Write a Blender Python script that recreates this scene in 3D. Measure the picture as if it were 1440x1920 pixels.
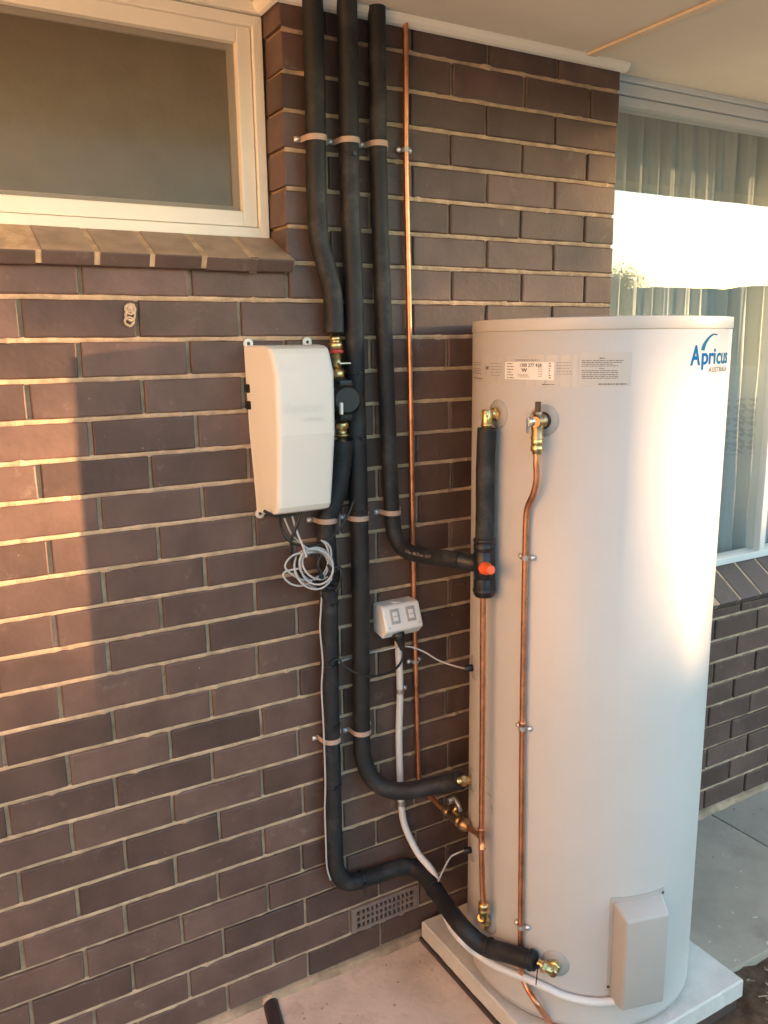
import bpy, bmesh, math, random
from mathutils import Vector, Matrix, Euler
random.seed(7)
S = bpy.context.scene
for o in list(bpy.data.objects): bpy.data.objects.remove(o)
COL = S.collection
rad = math.radians
# ------------------------------------------------------------------ camera
Z0 = 1.915                                   # height of the reference bed joint above the path
CAM = Vector((-0.2348, -1.9050, Z0-0.10314)); FPX = 1553.143
ROT = Euler((1.36889325, 0.0123202, -0.52615197), 'XYZ'); RM = ROT.to_matrix()
cd = bpy.data.cameras.new('camera'); cam = bpy.data.objects.new('camera', cd); COL.objects.link(cam)
cam.location = CAM; cam.rotation_euler = ROT
cd.sensor_fit = 'VERTICAL'; cd.sensor_height = 24; cd.lens = 24*FPX/1920; cd.clip_start = .02; cd.clip_end = 2000
S.camera = cam
S.render.resolution_x = 768; S.render.resolution_y = 1024
# ------------------------------------------------------------------ light
SUN_AZ, SUN_EL = -30.0, 3.6                  # degrees; azimuth counted from +X
w = bpy.data.worlds.new('World'); S.world = w; w.use_nodes = True
nt = w.node_tree; bg = nt.nodes['Background']
sky = nt.nodes.new('ShaderNodeTexSky'); sky.sky_type = 'NISHITA'; sky.sun_disc = False
sky.sun_elevation = rad(SUN_EL); sky.sun_rotation = rad(90-SUN_AZ)
sky.air_density = 1.0; sky.dust_density = 0.25; sky.ozone_density = 2.0
nt.links.new(sky.outputs[0], bg.inputs[0]); bg.inputs[1].default_value = 0.15
sl = bpy.data.lights.new('sun', 'SUN'); sun = bpy.data.objects.new('sun', sl); COL.objects.link(sun)
sl.energy = 3.5; sl.angle = rad(0.5); sl.color = (1.0, .585, .285)
sdir = Vector((math.cos(rad(SUN_AZ))*math.cos(rad(SUN_EL)), math.sin(rad(SUN_AZ))*math.cos(rad(SUN_EL)), math.sin(rad(SUN_EL))))
sun.rotation_euler = sdir.to_track_quat('Z', 'Y').to_euler(); sun.location = (6, -8, 6)
vs = S.view_settings; vs.view_transform = 'Standard'; vs.look = 'None'; vs.gamma = 1; vs.use_curve_mapping = False
vs.exposure = 3.40
# ------------------------------------------------------------------ pixel -> place
def ray(u, v): return (RM @ Vector(((u-720)/FPX, -(v-960)/FPX, -1))).normalized()
def PY(u, v, y=0.0):
    d = ray(u, v); return CAM + d*((y-CAM.y)/d.y)
def PZ(u, v, z=0.0):
    d = ray(u, v); return CAM + d*((z-CAM.z)/d.z)
TC = Vector((1.296, -.337, 0)); TR = .312; TB = .068; TT = 1.862      # tank axis, radius, bottom, top
def PC(u, v, off=0.0):
    d = ray(u, v); o = CAM-TC; rr = TR+off
    a = d.x*d.x+d.y*d.y; b = 2*(o.x*d.x+o.y*d.y); c = o.x*o.x+o.y*o.y-rr*rr
    D = max(b*b-4*a*c, 0); return CAM + d*((-b-math.sqrt(D))/(2*a))
def TA(p): return math.atan2(p.y-TC.y, p.x-TC.x) % (2*math.pi)
def TP(a, z, off=0.0): return Vector((TC.x+(TR+off)*math.cos(a), TC.y+(TR+off)*math.sin(a), z))
# ------------------------------------------------------------------ materials
def mat(name, col, rough=.6, metal=0., spec=.5, noise=0., nscale=8., bump=0., bscale=60., var=0., coat=0., dust=None, dscale=30., coord='Object', speck=None, dent=0.):
    m = bpy.data.materials.new(name); m.use_nodes = True; n = m.node_tree; L = n.links; N = n.nodes
    b = N['Principled BSDF']; b.inputs['Roughness'].default_value = rough; b.inputs['Metallic'].default_value = metal
    b.inputs['Specular IOR Level'].default_value = spec; b.inputs['Coat Weight'].default_value = coat
    b.inputs['Coat Roughness'].default_value = .12
    tc = N.new('ShaderNodeTexCoord'); oi = N.new('ShaderNodeObjectInfo')
    off = N.new('ShaderNodeVectorMath'); off.operation = 'MULTIPLY_ADD'
    off.inputs[1].default_value = (13.7, 7.1, 5.3)
    cmb = N.new('ShaderNodeCombineXYZ')
    for i in range(3): L.new(oi.outputs['Random'], cmb.inputs[i])
    L.new(cmb.outputs[0], off.inputs[0]); L.new(tc.outputs[coord], off.inputs[2])
    c = N.new('ShaderNodeRGB'); c.outputs[0].default_value = (*col, 1); out = c.outputs[0]
    def mul(out, fac):
        mx = N.new('ShaderNodeMix'); mx.data_type = 'RGBA'; mx.blend_type = 'MULTIPLY'; mx.inputs[0].default_value = 1
        L.new(out, mx.inputs[6]); L.new(fac, mx.inputs[7]); return mx.outputs[2]
    if noise:
        t = N.new('ShaderNodeTexNoise'); t.inputs['Scale'].default_value = nscale; t.inputs['Detail'].default_value = 6; t.inputs['Roughness'].default_value = .62
        L.new(off.outputs[0], t.inputs['Vector'])
        r = N.new('ShaderNodeMapRange'); r.inputs[1].default_value = .28; r.inputs[2].default_value = .72
        r.inputs[3].default_value = 1-noise; r.inputs[4].default_value = 1+noise
        L.new(t.outputs[0], r.inputs[0]); out = mul(out, r.outputs[0])
    if var:
        r = N.new('ShaderNodeMapRange'); r.inputs[3].default_value = 1-var; r.inputs[4].default_value = 1+var
        L.new(oi.outputs['Random'], r.inputs[0]); out = mul(out, r.outputs[0])
    if dust:
        dc, amt, lo, hi = dust
        t = N.new('ShaderNodeTexNoise'); t.inputs['Scale'].default_value = dscale; t.inputs['Detail'].default_value = 8; t.inputs['Roughness'].default_value = .7
        L.new(off.outputs[0], t.inputs['Vector'])
        r = N.new('ShaderNodeMapRange'); r.inputs[1].default_value = lo; r.inputs[2].default_value = hi; r.inputs[3].default_value = 0; r.inputs[4].default_value = amt
        L.new(t.outputs[0], r.inputs[0])
        mx = N.new('ShaderNodeMix'); mx.data_type = 'RGBA'; mx.inputs[7].default_value = (*dc, 1)
        L.new(r.outputs[0], mx.inputs[0]); L.new(out, mx.inputs[6]); out = mx.outputs[2]
    if speck:                                    # sparse pale flecks and pits
        sc_, lim, scl = speck
        t = N.new('ShaderNodeTexNoise'); t.inputs['Scale'].default_value = scl; t.inputs['Detail'].default_value = 2; L.new(off.outputs[0], t.inputs['Vector'])
        r = N.new('ShaderNodeMapRange'); r.inputs[1].default_value = lim; r.inputs[2].default_value = lim+.05; L.new(t.outputs[0], r.inputs[0])
        mx = N.new('ShaderNodeMix'); mx.data_type = 'RGBA'; mx.inputs[7].default_value = (*sc_, 1)
        L.new(r.outputs[0], mx.inputs[0]); L.new(out, mx.inputs[6]); out = mx.outputs[2]
    L.new(out, b.inputs['Base Color'])
    if dent:
        t = N.new('ShaderNodeTexNoise'); t.inputs['Scale'].default_value = 3.5; t.inputs['Detail'].default_value = 1; L.new(off.outputs[0], t.inputs['Vector'])
        bp = N.new('ShaderNodeBump'); bp.inputs['Strength'].default_value = dent; bp.inputs['Distance'].default_value = .02
        L.new(t.outputs[0], bp.inputs['Height']); L.new(bp.outputs[0], b.inputs['Normal'])
    if bump:
        t = N.new('ShaderNodeTexNoise'); t.inputs['Scale'].default_value = bscale; t.inputs['Detail'].default_value = 5
        L.new(off.outputs[0], t.inputs['Vector'])
        bp = N.new('ShaderNodeBump'); bp.inputs['Strength'].default_value = bump; bp.inputs['Distance'].default_value = .004
        L.new(t.outputs[0], bp.inputs['Height']); L.new(bp.outputs[0], b.inputs['Normal'])
    return m
M = {}
M['brick'] = mat('brick_brown', (.106, .064, .051), .48, spec=.36, noise=.30, nscale=7, bump=.18, bscale=80, var=.28, dust=((.32, .25, .20), .40, .60, .78), dscale=19, speck=((.42, .36, .30), .765, 150))
M['mortar'] = mat('mortar', (.46, .335, .22), .9, noise=.35, nscale=22, bump=.6, bscale=90, spec=.2)
M['perpend'] = mat('mortar_grey', (.37, .265, .175), .9, noise=.45, nscale=12, bump=.6, bscale=90, spec=.2)
M['sillbrick'] = mat('sill_brick', (.085, .055, .045), .55, noise=.2, nscale=9, bump=.3, bscale=120, var=.12, dust=((.40, .32, .24), .3, .55, .75), dscale=14)
def topdust(m, col, amt):
    n = m.node_tree; N = n.nodes; L = n.links; b = N['Principled BSDF']; src = b.inputs['Base Color'].links[0].from_socket
    g = N.new('ShaderNodeNewGeometry'); sp = N.new('ShaderNodeSeparateXYZ'); L.new(g.outputs['True Normal'], sp.inputs[0])
    r = N.new('ShaderNodeMapRange'); r.inputs[1].default_value = .6; r.inputs[2].default_value = .8; L.new(sp.outputs[2], r.inputs[0])
    t = N.new('ShaderNodeTexNoise'); t.inputs['Scale'].default_value = 13; t.inputs['Detail'].default_value = 7; tc = N.new('ShaderNodeTexCoord'); oi = N.new('ShaderNodeObjectInfo')
    ad = N.new('ShaderNodeVectorMath'); L.new(tc.outputs['Object'], ad.inputs[0]); L.new(oi.outputs['Random'], ad.inputs[1]); L.new(ad.outputs[0], t.inputs['Vector'])
    r2 = N.new('ShaderNodeMapRange'); r2.inputs[1].default_value = .35; r2.inputs[2].default_value = .6; r2.inputs[3].default_value = amt*.6; r2.inputs[4].default_value = amt; L.new(t.outputs[0], r2.inputs[0])
    ml = N.new('ShaderNodeMath'); ml.operation = 'MULTIPLY'; L.new(r.outputs[0], ml.inputs[0]); L.new(r2.outputs[0], ml.inputs[1])
    mx = N.new('ShaderNodeMix'); mx.data_type = 'RGBA'; mx.inputs[7].default_value = (*col, 1); L.new(ml.outputs[0], mx.inputs[0]); L.new(src, mx.inputs[6]); L.new(mx.outputs[2], b.inputs['Base Color'])
M['sillbrick_clean'] = mat('sill_brick_clean', (.085, .062, .052), .5, noise=.2, nscale=9, bump=.2, bscale=120, var=.12, dust=((.40, .36, .32), .6, .62, .75), dscale=16)
topdust(M['sillbrick'], (.40, .30, .215), .85)
M['cream'] = mat('cream_paint', (.84, .80, .69), .42, noise=.05, nscale=5, spec=.45)
M['white_frame'] = mat('white_frame', (.70, .71, .68), .4, noise=.04, nscale=5)
M['soffit'] = mat('soffit_paint', (.76, .70, .57), .75, noise=.07, nscale=2.2, bump=.06, bscale=40)
M['strip'] = mat('strip_paint', (.76, .62, .44), .6, noise=.08, nscale=6)
M['foam'] = mat('black_foam', (.013, .014, .016), .6, noise=.35, nscale=14, bump=.7, bscale=26, spec=.42, dust=((.13, .12, .11), .5, .52, .76), dscale=9)
M['blackpl'] = mat('black_plastic', (.012, .012, .013), .38, spec=.5)
M['cable_black'] = mat('black_cable', (.010, .010, .010), .4)
M['cable_grey'] = mat('grey_cable', (.42, .42, .42), .45)
M['conduit'] = mat('white_conduit', (.68, .67, .65), .4, noise=.05, nscale=20)
M['copper'] = mat('copper', (.72, .33, .18), .34, metal=1, noise=.28, nscale=16, dust=((.20, .09, .05), .6, .50, .72), dscale=24)
M['brass'] = mat('brass', (.70, .53, .25), .3, metal=1, noise=.2, nscale=60)
M['bronze'] = mat('dull_brass', (.42, .29, .17), .42, metal=1, noise=.25, nscale=50)
M['chrome'] = mat('chrome', (.72, .70, .66), .22, metal=1)
M['galv'] = mat('galvanised', (.50, .50, .48), .45, metal=1, noise=.2, nscale=70)
M['clip'] = mat('tan_clip', (.44, .32, .25), .55, noise=.1, nscale=30)
M['clipgrey'] = mat('grey_clip', (.40, .36, .34), .45, metal=.4)
M['screw'] = mat('screw_zinc', (.66, .66, .68), .35, metal=.8)
M['orange'] = mat('orange_cap', (.82, .12, .03), .45)
M['red'] = mat('red_ring', (.60, .06, .04), .5)
M['tank'] = mat('tank_enamel', (.515, .492, .46), .40, spec=.36, noise=.035, nscale=3, coat=.12, dent=.06, dust=((.36, .31, .25), .16, .5, .75), dscale=2.5)
M['tankbox'] = mat('element_cover_plastic', (.44, .405, .365), .42, noise=.03, nscale=6)
M['rosette'] = mat('grey_grommet', (.36, .345, .32), .5)
M['label'] = mat('label_white', (.74, .72, .68), .4)
M['labelclear'] = mat('label_clear', (.495, .475, .448), .38, spec=.36, coat=.05)
M['ink'] = mat('ink_dark', (.06, .055, .05), .6)
M['inkfaint'] = mat('ink_faint', (.24, .22, .20), .6)
M['blue'] = mat('logo_blue', (.003, .11, .30), .9, spec=.05)
M['teal'] = mat('logo_teal', (.010, .135, .235), .9, spec=.05)
M['logogrey'] = mat('logo_grey', (.13, .13, .13), .9, spec=.05)
M['pump_cover'] = mat('cover_plastic', (.67, .655, .60), .38, noise=.03, nscale=4)
M['outlet'] = mat('outlet_plastic', (.74, .74, .72), .36)
M['outletgrey'] = mat('outlet_grey', (.36, .36, .36), .4)
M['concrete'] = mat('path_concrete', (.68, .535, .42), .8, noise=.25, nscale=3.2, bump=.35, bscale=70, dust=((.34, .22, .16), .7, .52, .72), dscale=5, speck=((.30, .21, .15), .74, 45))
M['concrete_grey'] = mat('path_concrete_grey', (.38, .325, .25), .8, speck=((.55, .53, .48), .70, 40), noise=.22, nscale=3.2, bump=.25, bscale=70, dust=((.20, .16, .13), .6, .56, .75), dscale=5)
M['slab'] = mat('pad_concrete', (.60, .57, .51), .8, noise=.12, nscale=9, bump=.25, bscale=110, dust=((.34, .28, .22), .5, .58, .76), dscale=12)
M['padfoot'] = mat('dark_base', (.07, .045, .035), .9)  # dark brown base below the pad and between path slabs
M['soil'] = mat('soil', (.105, .068, .043), .95, noise=.5, nscale=24, bump=1.0, bscale=60, spec=.1)
M['drygrass'] = mat('dry_lawn', (.27, .225, .165), .95, noise=.35, nscale=3, bump=.6, bscale=30, spec=.1)
M['render_tan'] = mat('tan_render', (.62, .50, .375), .85, noise=.08, nscale=4, bump=.3)
M['bounce_slab'] = mat('bounce_slab_concrete', (.50, .43, .34), .85, noise=.15, nscale=4, bump=.3)  # for the added bounce slab
M['terracotta'] = mat('vent_clay', (.20, .145, .118), .7, noise=.2, nscale=20, bump=.3)
M['dark'] = mat('shade_black', (.006, .005, .005), .9)  # near-black standing in for shade inside vent holes and cover slots
M['pipe_brown'] = mat('brown_pvc', (.045, .030, .032), .35, noise=.2, nscale=20)
M['room'] = mat('room_plaster', (.42, .40, .36), .9)
M['roof'] = mat('roof_tile', (.20, .09, .06), .8, noise=.2)
M['mud'] = mat('dry_mud', (.48, .37, .26), .95, noise=.3, nscale=90, bump=.6)
M['hill'] = mat('hill_scrub', (.050, .055, .028), .95, noise=.4, nscale=.25)
M['leaf'] = mat('leaf', (.06, .085, .03), .6, noise=.3, nscale=2)
M['bark'] = mat('bark', (.12, .09, .07), .9, noise=.3, nscale=9)
M['twig'] = mat('dry_twig', (.34, .26, .17), .9, noise=.2)
M['rust'] = mat('spider_dirt', (.10, .07, .05), .9, noise=.3)
def glass_mat(name, ior, tint, rough):
    m = bpy.data.materials.new(name); m.use_nodes = True; n = m.node_tree; N = n.nodes; L = n.links
    N.remove(N['Principled BSDF']); out = N['Material Output']
    tr = N.new('ShaderNodeBsdfTransparent'); tr.inputs[0].default_value = (*tint, 1)
    gl = N.new('ShaderNodeBsdfGlossy'); gl.inputs['Roughness'].default_value = rough; gl.inputs[0].default_value = (.95, .97, 1, 1)
    lw = N.new('ShaderNodeLayerWeight'); lw.inputs[0].default_value = .5; pw = N.new('ShaderNodeMath'); pw.operation = 'POWER'; pw.inputs[1].default_value = 5
    L.new(lw.outputs['Facing'], pw.inputs[0]); fr = N.new('ShaderNodeMapRange'); fr.inputs[3].default_value = ior; fr.inputs[4].default_value = 1.0   # Schlick, same from both sides
    L.new(pw.outputs[0], fr.inputs[0]); mx = N.new('ShaderNodeMixShader')
    tc = N.new('ShaderNodeTexCoord'); t = N.new('ShaderNodeTexNoise'); t.inputs['Scale'].default_value = 2.2
    bp = N.new('ShaderNodeBump'); bp.inputs['Strength'].default_value = .03; bp.inputs['Distance'].default_value = .02
    L.new(tc.outputs['Object'], t.inputs['Vector']); L.new(t.outputs[0], bp.inputs['Height']); L.new(bp.outputs[0], gl.inputs['Normal'])
    L.new(fr.outputs[0], mx.inputs[0]); L.new(tr.outputs[0], mx.inputs[1]); L.new(gl.outputs[0], mx.inputs[2]); L.new(mx.outputs[0], out.inputs[0])
    return m
M['glass'] = glass_mat('window_glass', .10, (.92, .95, .96), .0)
M['obscure'] = mat('obscure_glass', (.25, .20, .105), .26, spec=.6, noise=.24, nscale=5, bump=.8, bscale=70, coat=.75, dust=((.30, .26, .19), .6, .42, .70), dscale=6)
def screen_mat():
    m = bpy.data.materials.new('fly_screen'); m.use_nodes = True; n = m.node_tree; N = n.nodes; L = n.links
    b = N['Principled BSDF']; b.inputs['Base Color'].default_value = (.16, .14, .11, 1); b.inputs['Roughness'].default_value = .8
    tr = N.new('ShaderNodeBsdfTransparent'); mx = N.new('ShaderNodeMixShader'); mx.inputs[0].default_value = .30
    L.new(tr.outputs[0], mx.inputs[1]); L.new(b.outputs[0], mx.inputs[2]); L.new(mx.outputs[0], N['Material Output'].inputs[0]); return m
M['screen'] = screen_mat()
def curtain_mat():
    m = bpy.data.materials.new('sheer_curtain'); m.use_nodes = True; n = m.node_tree; N = n.nodes; L = n.links
    b = N['Principled BSDF']; b.inputs['Roughness'].default_value = .9
    tl = N.new('ShaderNodeBsdfTranslucent'); tl.inputs[0].default_value = (.6, .62, .58, 1)
    tc = N.new('ShaderNodeTexCoord'); sp = N.new('ShaderNodeSeparateXYZ'); L.new(tc.outputs['Object'], sp.inputs[0])
    mg = N.new('ShaderNodeTexMagic'); mg.inputs['Scale'].default_value = 26; mg.turbulence_depth = 3; L.new(tc.outputs['Object'], mg.inputs['Vector'])
    gt = N.new('ShaderNodeMath'); gt.operation = 'GREATER_THAN'; gt.inputs[1].default_value = .55; L.new(mg.outputs[1], gt.inputs[0])
    bd = N.new('ShaderNodeMath'); bd.operation = 'COMPARE'; bd.inputs[1].default_value = 1.47; bd.inputs[2].default_value = .11; L.new(sp.outputs[2], bd.inputs[0])
    ml = N.new('ShaderNodeMath'); ml.operation = 'MULTIPLY'; L.new(gt.outputs[0], ml.inputs[0]); L.new(bd.outputs[0], ml.inputs[1])
    cm = N.new('ShaderNodeMix'); cm.data_type = 'RGBA'; cm.inputs[6].default_value = (.64, .69, .68, 1); cm.inputs[7].default_value = (.44, .48, .49, 1)
    L.new(ml.outputs[0], cm.inputs[0]); L.new(cm.outputs[2], b.inputs['Base Color'])
    mx = N.new('ShaderNodeMixShader'); mx.inputs[0].default_value = .3
    L.new(b.outputs[0], mx.inputs[1]); L.new(tl.outputs[0], mx.inputs[2]); L.new(mx.outputs[0], N['Material Output'].inputs[0]); return m
M['curtain'] = curtain_mat()
# ------------------------------------------------------------------ mesh helpers
class MB:
    def __init__(s): s.v = []; s.f = []; s.sm = []
    def add(s, vs, fs, smooth=False):
        b = len(s.v); s.v += [tuple(x) for x in vs]; s.f += [tuple(i+b for i in f) for f in fs]; s.sm += [smooth]*len(fs); return s
    def box(s, a, b, ch=0.0):
        (x0, y0, z0), (x1, y1, z1) = a, b
        if ch <= 0:
            vs = [(x, y, z) for x in (x0, x1) for y in (y0, y1) for z in (z0, z1)]
            return s.add(vs, [(0, 1, 3, 2), (4, 6, 7, 5), (0, 4, 5, 1), (2, 3, 7, 6), (0, 2, 6, 4), (1, 5, 7, 3)])
        bm = bmesh.new(); bmesh.ops.create_cube(bm, size=1)
        for v in bm.verts: v.co = Vector(((x0+x1)/2+v.co.x*(x1-x0), (y0+y1)/2+v.co.y*(y1-y0), (z0+z1)/2+v.co.z*(z1-z0)))
        bmesh.ops.bevel(bm, geom=bm.edges[:], offset=ch, segments=2, profile=.6, affect='EDGES')
        bm.verts.index_update(); s.add([v.co.copy() for v in bm.verts], [[v.index for v in f.verts] for f in bm.faces]); bm.free(); return s
    def obox(s, o, ax, ay, az, ch=0.0):          # oriented box: centre + half axes
        t = MB().box((-1, -1, -1), (1, 1, 1), 0) if ch <= 0 else None
        if t is None:
            hx, hy, hz = ax.length, ay.length, az.length
            t = MB().box((-hx, -hy, -hz), (hx, hy, hz), ch); ux, uy, uz = ax.normalized(), ay.normalized(), az.normalized()
        else: ux, uy, uz = ax, ay, az
        return s.add([Vector(o)+ux*p[0]+uy*p[1]+uz*p[2] for p in t.v], t.f)
    def lathe(s, o, axis, prof, seg=24, smooth=True):   # prof: [(dist along axis, radius)]
        o = Vector(o); a = Vector(axis).normalized(); t = a.orthogonal().normalized(); b = a.cross(t)
        vs = []; fs = []
        for h, r in prof:
            for k in range(seg):
                q = 2*math.pi*k/seg; vs.append(o+a*h+(t*math.cos(q)+b*math.sin(q))*r)
        n = len(prof)
        for i in range(n-1):
            for k in range(seg): k2 = (k+1) % seg; fs.append((i*seg+k, i*seg+k2, (i+1)*seg+k2, (i+1)*seg+k))
        s.add(vs, fs, smooth)
        s.add([vs[k] for k in range(seg)][::-1], [tuple(range(seg))]); s.add([vs[(n-1)*seg+k] for k in range(seg)], [tuple(range(seg))]); return s
    def cyl(s, a, b, r, seg=16, ch=None):
        a = Vector(a); b = Vector(b); L = (b-a).length; c = r*.18 if ch is None else ch
        return s.lathe(a, b-a, [(0, r-c), (c, r), (L-c, r), (L, r-c)], seg)
    def tube(s, pts, r, seg=12, sub=6, wob=0.0, close=False):
        pts = [Vector(p) for p in pts]
        P = catmull(pts, sub, close); n = len(P); vs = []; fs = []
        T = [((P[(i+1) % n] if close else P[min(i+1, n-1)])-(P[i-1] if close else P[max(i-1, 0)])).normalized() for i in range(n)]
        u = T[0].orthogonal().normalized()
        for i in range(n):
            u = (u-T[i]*u.dot(T[i])).normalized(); b = T[i].cross(u)
            rr = r*(1+wob*random.uniform(-1, 1)) if not callable(r) else r(i/(n-1))
            for k in range(seg):
                q = 2*math.pi*k/seg; vs.append(P[i]+(u*math.cos(q)+b*math.sin(q))*rr)
        m = n if close else n-1
        for i in range(m):
            for k in range(seg): k2 = (k+1) % seg; j = (i+1) % n; fs.append((i*seg+k, i*seg+k2, j*seg+k2, j*seg+k))
        s.add(vs, fs, True)
        if not close:
            s.add(vs[:seg][::-1], [tuple(range(seg))]); s.add(vs[-seg:], [tuple(range(seg))])
        return s
    def prism(s, poly, ext):                      # poly: 3-D points, ext: vector
        n = len(poly); a = [Vector(p) for p in poly]; b = [p+Vector(ext) for p in a]
        return s.add(a+b, [tuple(range(n))[::-1], tuple(range(n, 2*n))]+[(i, (i+1) % n, n+(i+1) % n, n+i) for i in range(n)])
    def mesh(s, name):
        m = bpy.data.meshes.new(name); m.from_pydata(s.v, [], s.f); m.polygons.foreach_set('use_smooth', s.sm); m.update()
        bm = bmesh.new(); bm.from_mesh(m); bmesh.ops.recalc_face_normals(bm, faces=bm.faces[:]); bm.to_mesh(m); bm.free(); return m
    def build(s, name, material, parent=None):
        return obj(name, s.mesh(name), material, parent)
def catmull(p, sub, close=False):
    if len(p) < 3 or sub < 2: return p
    n = len(p); out = []
    for i in range(n if close else n-1):
        g = lambda k: p[k % n] if close else p[max(0, min(n-1, k))]
        a, b, c, d = g(i-1), g(i), g(i+1), g(i+2)
        for k in range(sub):
            t = k/sub; out.append(.5*((2*b)+(c-a)*t+(2*a-5*b+4*c-d)*t*t+(3*b-a-3*c+d)*t**3))
    if not close: out.append(p[-1])
    return out
def obj(name, mesh, material, parent=None):
    if material and not mesh.materials: mesh.materials.append(M[material])
    o = bpy.data.objects.new(name, mesh); COL.objects.link(o)
    if parent:
        o.parent = parent; o.matrix_parent_inverse = Matrix.Translation(-world_loc(parent))
    return o
def world_loc(o):
    l = Vector(o.location)
    while o.parent: l = l+(o.matrix_parent_inverse.translation)+0*l; o = o.parent; l = l+Vector(o.location)
    return l
def thing(name, label, cat, loc=(0, 0, 0), group=None):
    o = bpy.data.objects.new(name, None); COL.objects.link(o); o.location = loc; o.empty_display_size = .05
    return tag(o, label, cat, group)
def tag(o, label, cat, group=None):
    o['label'] = label; o['category'] = cat
    if group: o['group'] = group
    return o
def kind(o, k): o['kind'] = k; return o
# ================================================================== THE HOUSE
house = thing('house', 'brown brick house wall with two windows under a cream soffit', 'house')
EAVE = -1.06; SOF = 2.592; PX0, PX1 = .605, 1.675; LX, RX = -3.0, 5.2
FR = .095                                                     # set-back of the window frames
dz = {-6: -.002, -1: .002, 1: -.004, 2: -.003, 3: -.003, 4: -.003, 5: -.002, 7: -.002, 10: .003, 12: .002, 13: .002, 14: .002, 15: .003}
def J(k): return Z0-.086*k+dz.get(k, 0)
xo = {0: 0, 1: -.009, 4: .006, 5: .006, 6: .013, 7: .002, 8: .008, 9: -.001, 10: .005, 11: -.002, 12: .008, 13: -.010, 14: .003, 17: -.012, 18: .005, 19: -.006, 20: .014, 21: -.003,
      -1: .005, -3: -.004, -5: -.002, -6: -.005, -7: .004}
core = MB()                                                    # mortar body of the wall, set back behind the brick faces
core.box((LX, .0088, -.2), (PX0+.004, .24, 2.0))
core.box((PX0+.011, .0090, 2.0), (PX1-.011, .24, SOF+.02))
core.box((PX0+.004, .0089, -.2), (PX1-.011, .2402, 2.0))
core.box((PX1-.011, .0091, -.2), (RX, .2404, .86))
wall = core.build('wall', 'perpend', house)
bed = MB()
def bedstrip(x0, x1, z, ya=.0035):
    n = max(2, int((x1-x0)/.016)); vs = []; fs = []
    for i in range(n+1):
        x = x0+(x1-x0)*i/n; h0 = .0062+random.uniform(-.0012, .0012); h1 = .0062+random.uniform(-.0012, .0012); y = ya+random.uniform(-.0015, .0015)
        if random.random() < .05: h0 += random.uniform(.001, .003); y -= .003
        if random.random() < .03: h1 += random.uniform(.001, .002); y -= .002
        vs += [(x, .02, z-h0), (x, y+.002, z-h0), (x, y, z), (x, y+.001, z+h1), (x, .02, z+h1)]
    for i in range(n):
        for k in range(4): a = i*5+k; fs.append((a, a+1, a+6, a+5))
    bed.add(vs, fs)
for k in range(1, 22):
    bedstrip(-2.4 if True else 0, PX1-.006 if k < 13 else 4.4, J(k), .0035 if k not in (18, 19) else .008)
bedstrip(-2.4, PX1-.006, J(0))
for k in range(-7, 0): bedstrip(PX0+.006, PX1-.006, J(k))
bed.build('mortar_joint', 'mortar', wall)
# bricks
bcache = {}
def brick_mesh(wd, ht, dp=.094, key=''):
    k = (round(wd, 3), round(ht, 3), key, random.randrange(4))
    if k in bcache: return bcache[k]
    r = random.Random(hash(k) % 9999); hx, hz = wd/2, ht/2; ring = []
    nx = max(2, int(wd/.038)); nz = max(2, int(ht/.03)); c = .0035
    for i in range(nx): ring.append((-hx+wd*i/nx, -hz, 'x'))
    for i in range(nz): ring.append((hx, -hz+ht*i/nz, 'z'))
    for i in range(nx): ring.append((hx-wd*i/nx, hz, 'x'))
    for i in range(nz): ring.append((-hx, hz-ht*i/nz, 'z'))
    n = len(ring); vs = []; j = lambda a: r.uniform(-a, a)
    for x, z, t in ring: vs.append((x, dp, z))
    for x, z, t in ring: vs.append((x+(j(.0009) if t == 'z' else 0), c*(.6+r.random()*.8), z+(j(.0009) if t == 'x' else 0)))
    for x, z, t in ring:
        f = c*(.7+r.random()*.6); vs.append((x*(1-.35*f/hx), f*.28, z*(1-.35*f/hz)))
    for x, z, t in ring:
        f = c*(.8+r.random()*.5); vs.append((x*(1-f/hx), 0, z*(1-f/hz)))
    fs = []; 
    for l in range(3):
        for i in range(n): fs.append((l*n+i, l*n+(i+1) % n, (l+1)*n+(i+1) % n, (l+1)*n+i))
    fs.append(tuple(range(3*n, 4*n)))
    m = bpy.data.meshes.new('brick'); m.from_pydata(vs, [], fs); m.update()
    bm = bmesh.new(); bm.from_mesh(m); bmesh.ops.recalc_face_normals(bm, faces=bm.faces[:]); bm.to_mesh(m); bm.free()
    m.materials.append(M['brick']); bcache[k] = m; return m
extra = MB(); nb = 0
def lay(row, x0, x1, zt=None, end0=False, end1=False, skip=()):
    global nb
    base = xo.get(row, 0)+(.12 if row % 2 else 0); za, zb = J(row+1)+.005, (zt if zt else J(row)-.005)
    i = math.floor((x0-base)/.24)
    while True:
        a = base+i*.24; b = a+.24; i += 1
        if a >= x1: break
        jo = random.uniform(-.002, .002)
        l = max(a+.0042, x0 if end0 else x0+.0042)+0*jo; r_ = min(b-.0042, x1 if end1 else x1-.005)
        if r_-l < .028: continue
        if any(abs((l+r_)/2-s) < .1 for s in skip): continue
        yy = random.uniform(-.0012, .0012) if not ((end0 and l == x0) or (end1 and r_ == x1)) else 0
        cx, cz = (l+r_)/2, (za+zb)/2
        if -.50 < cx < 2.85:
            o = obj('brick', brick_mesh(r_-l-random.choice((0, .001, .002)), zb-za), None, wall)
            o.location = (cx, yy, cz); o.rotation_euler = (random.uniform(-.006, .006), random.uniform(-.004, .004), random.uniform(-.006, .006)); nb += 1
        else: extra.box((l, 0, za), (r_, .09, zb), .003)
vent_row, vx0, vx1 = 20, .737, .968
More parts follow.
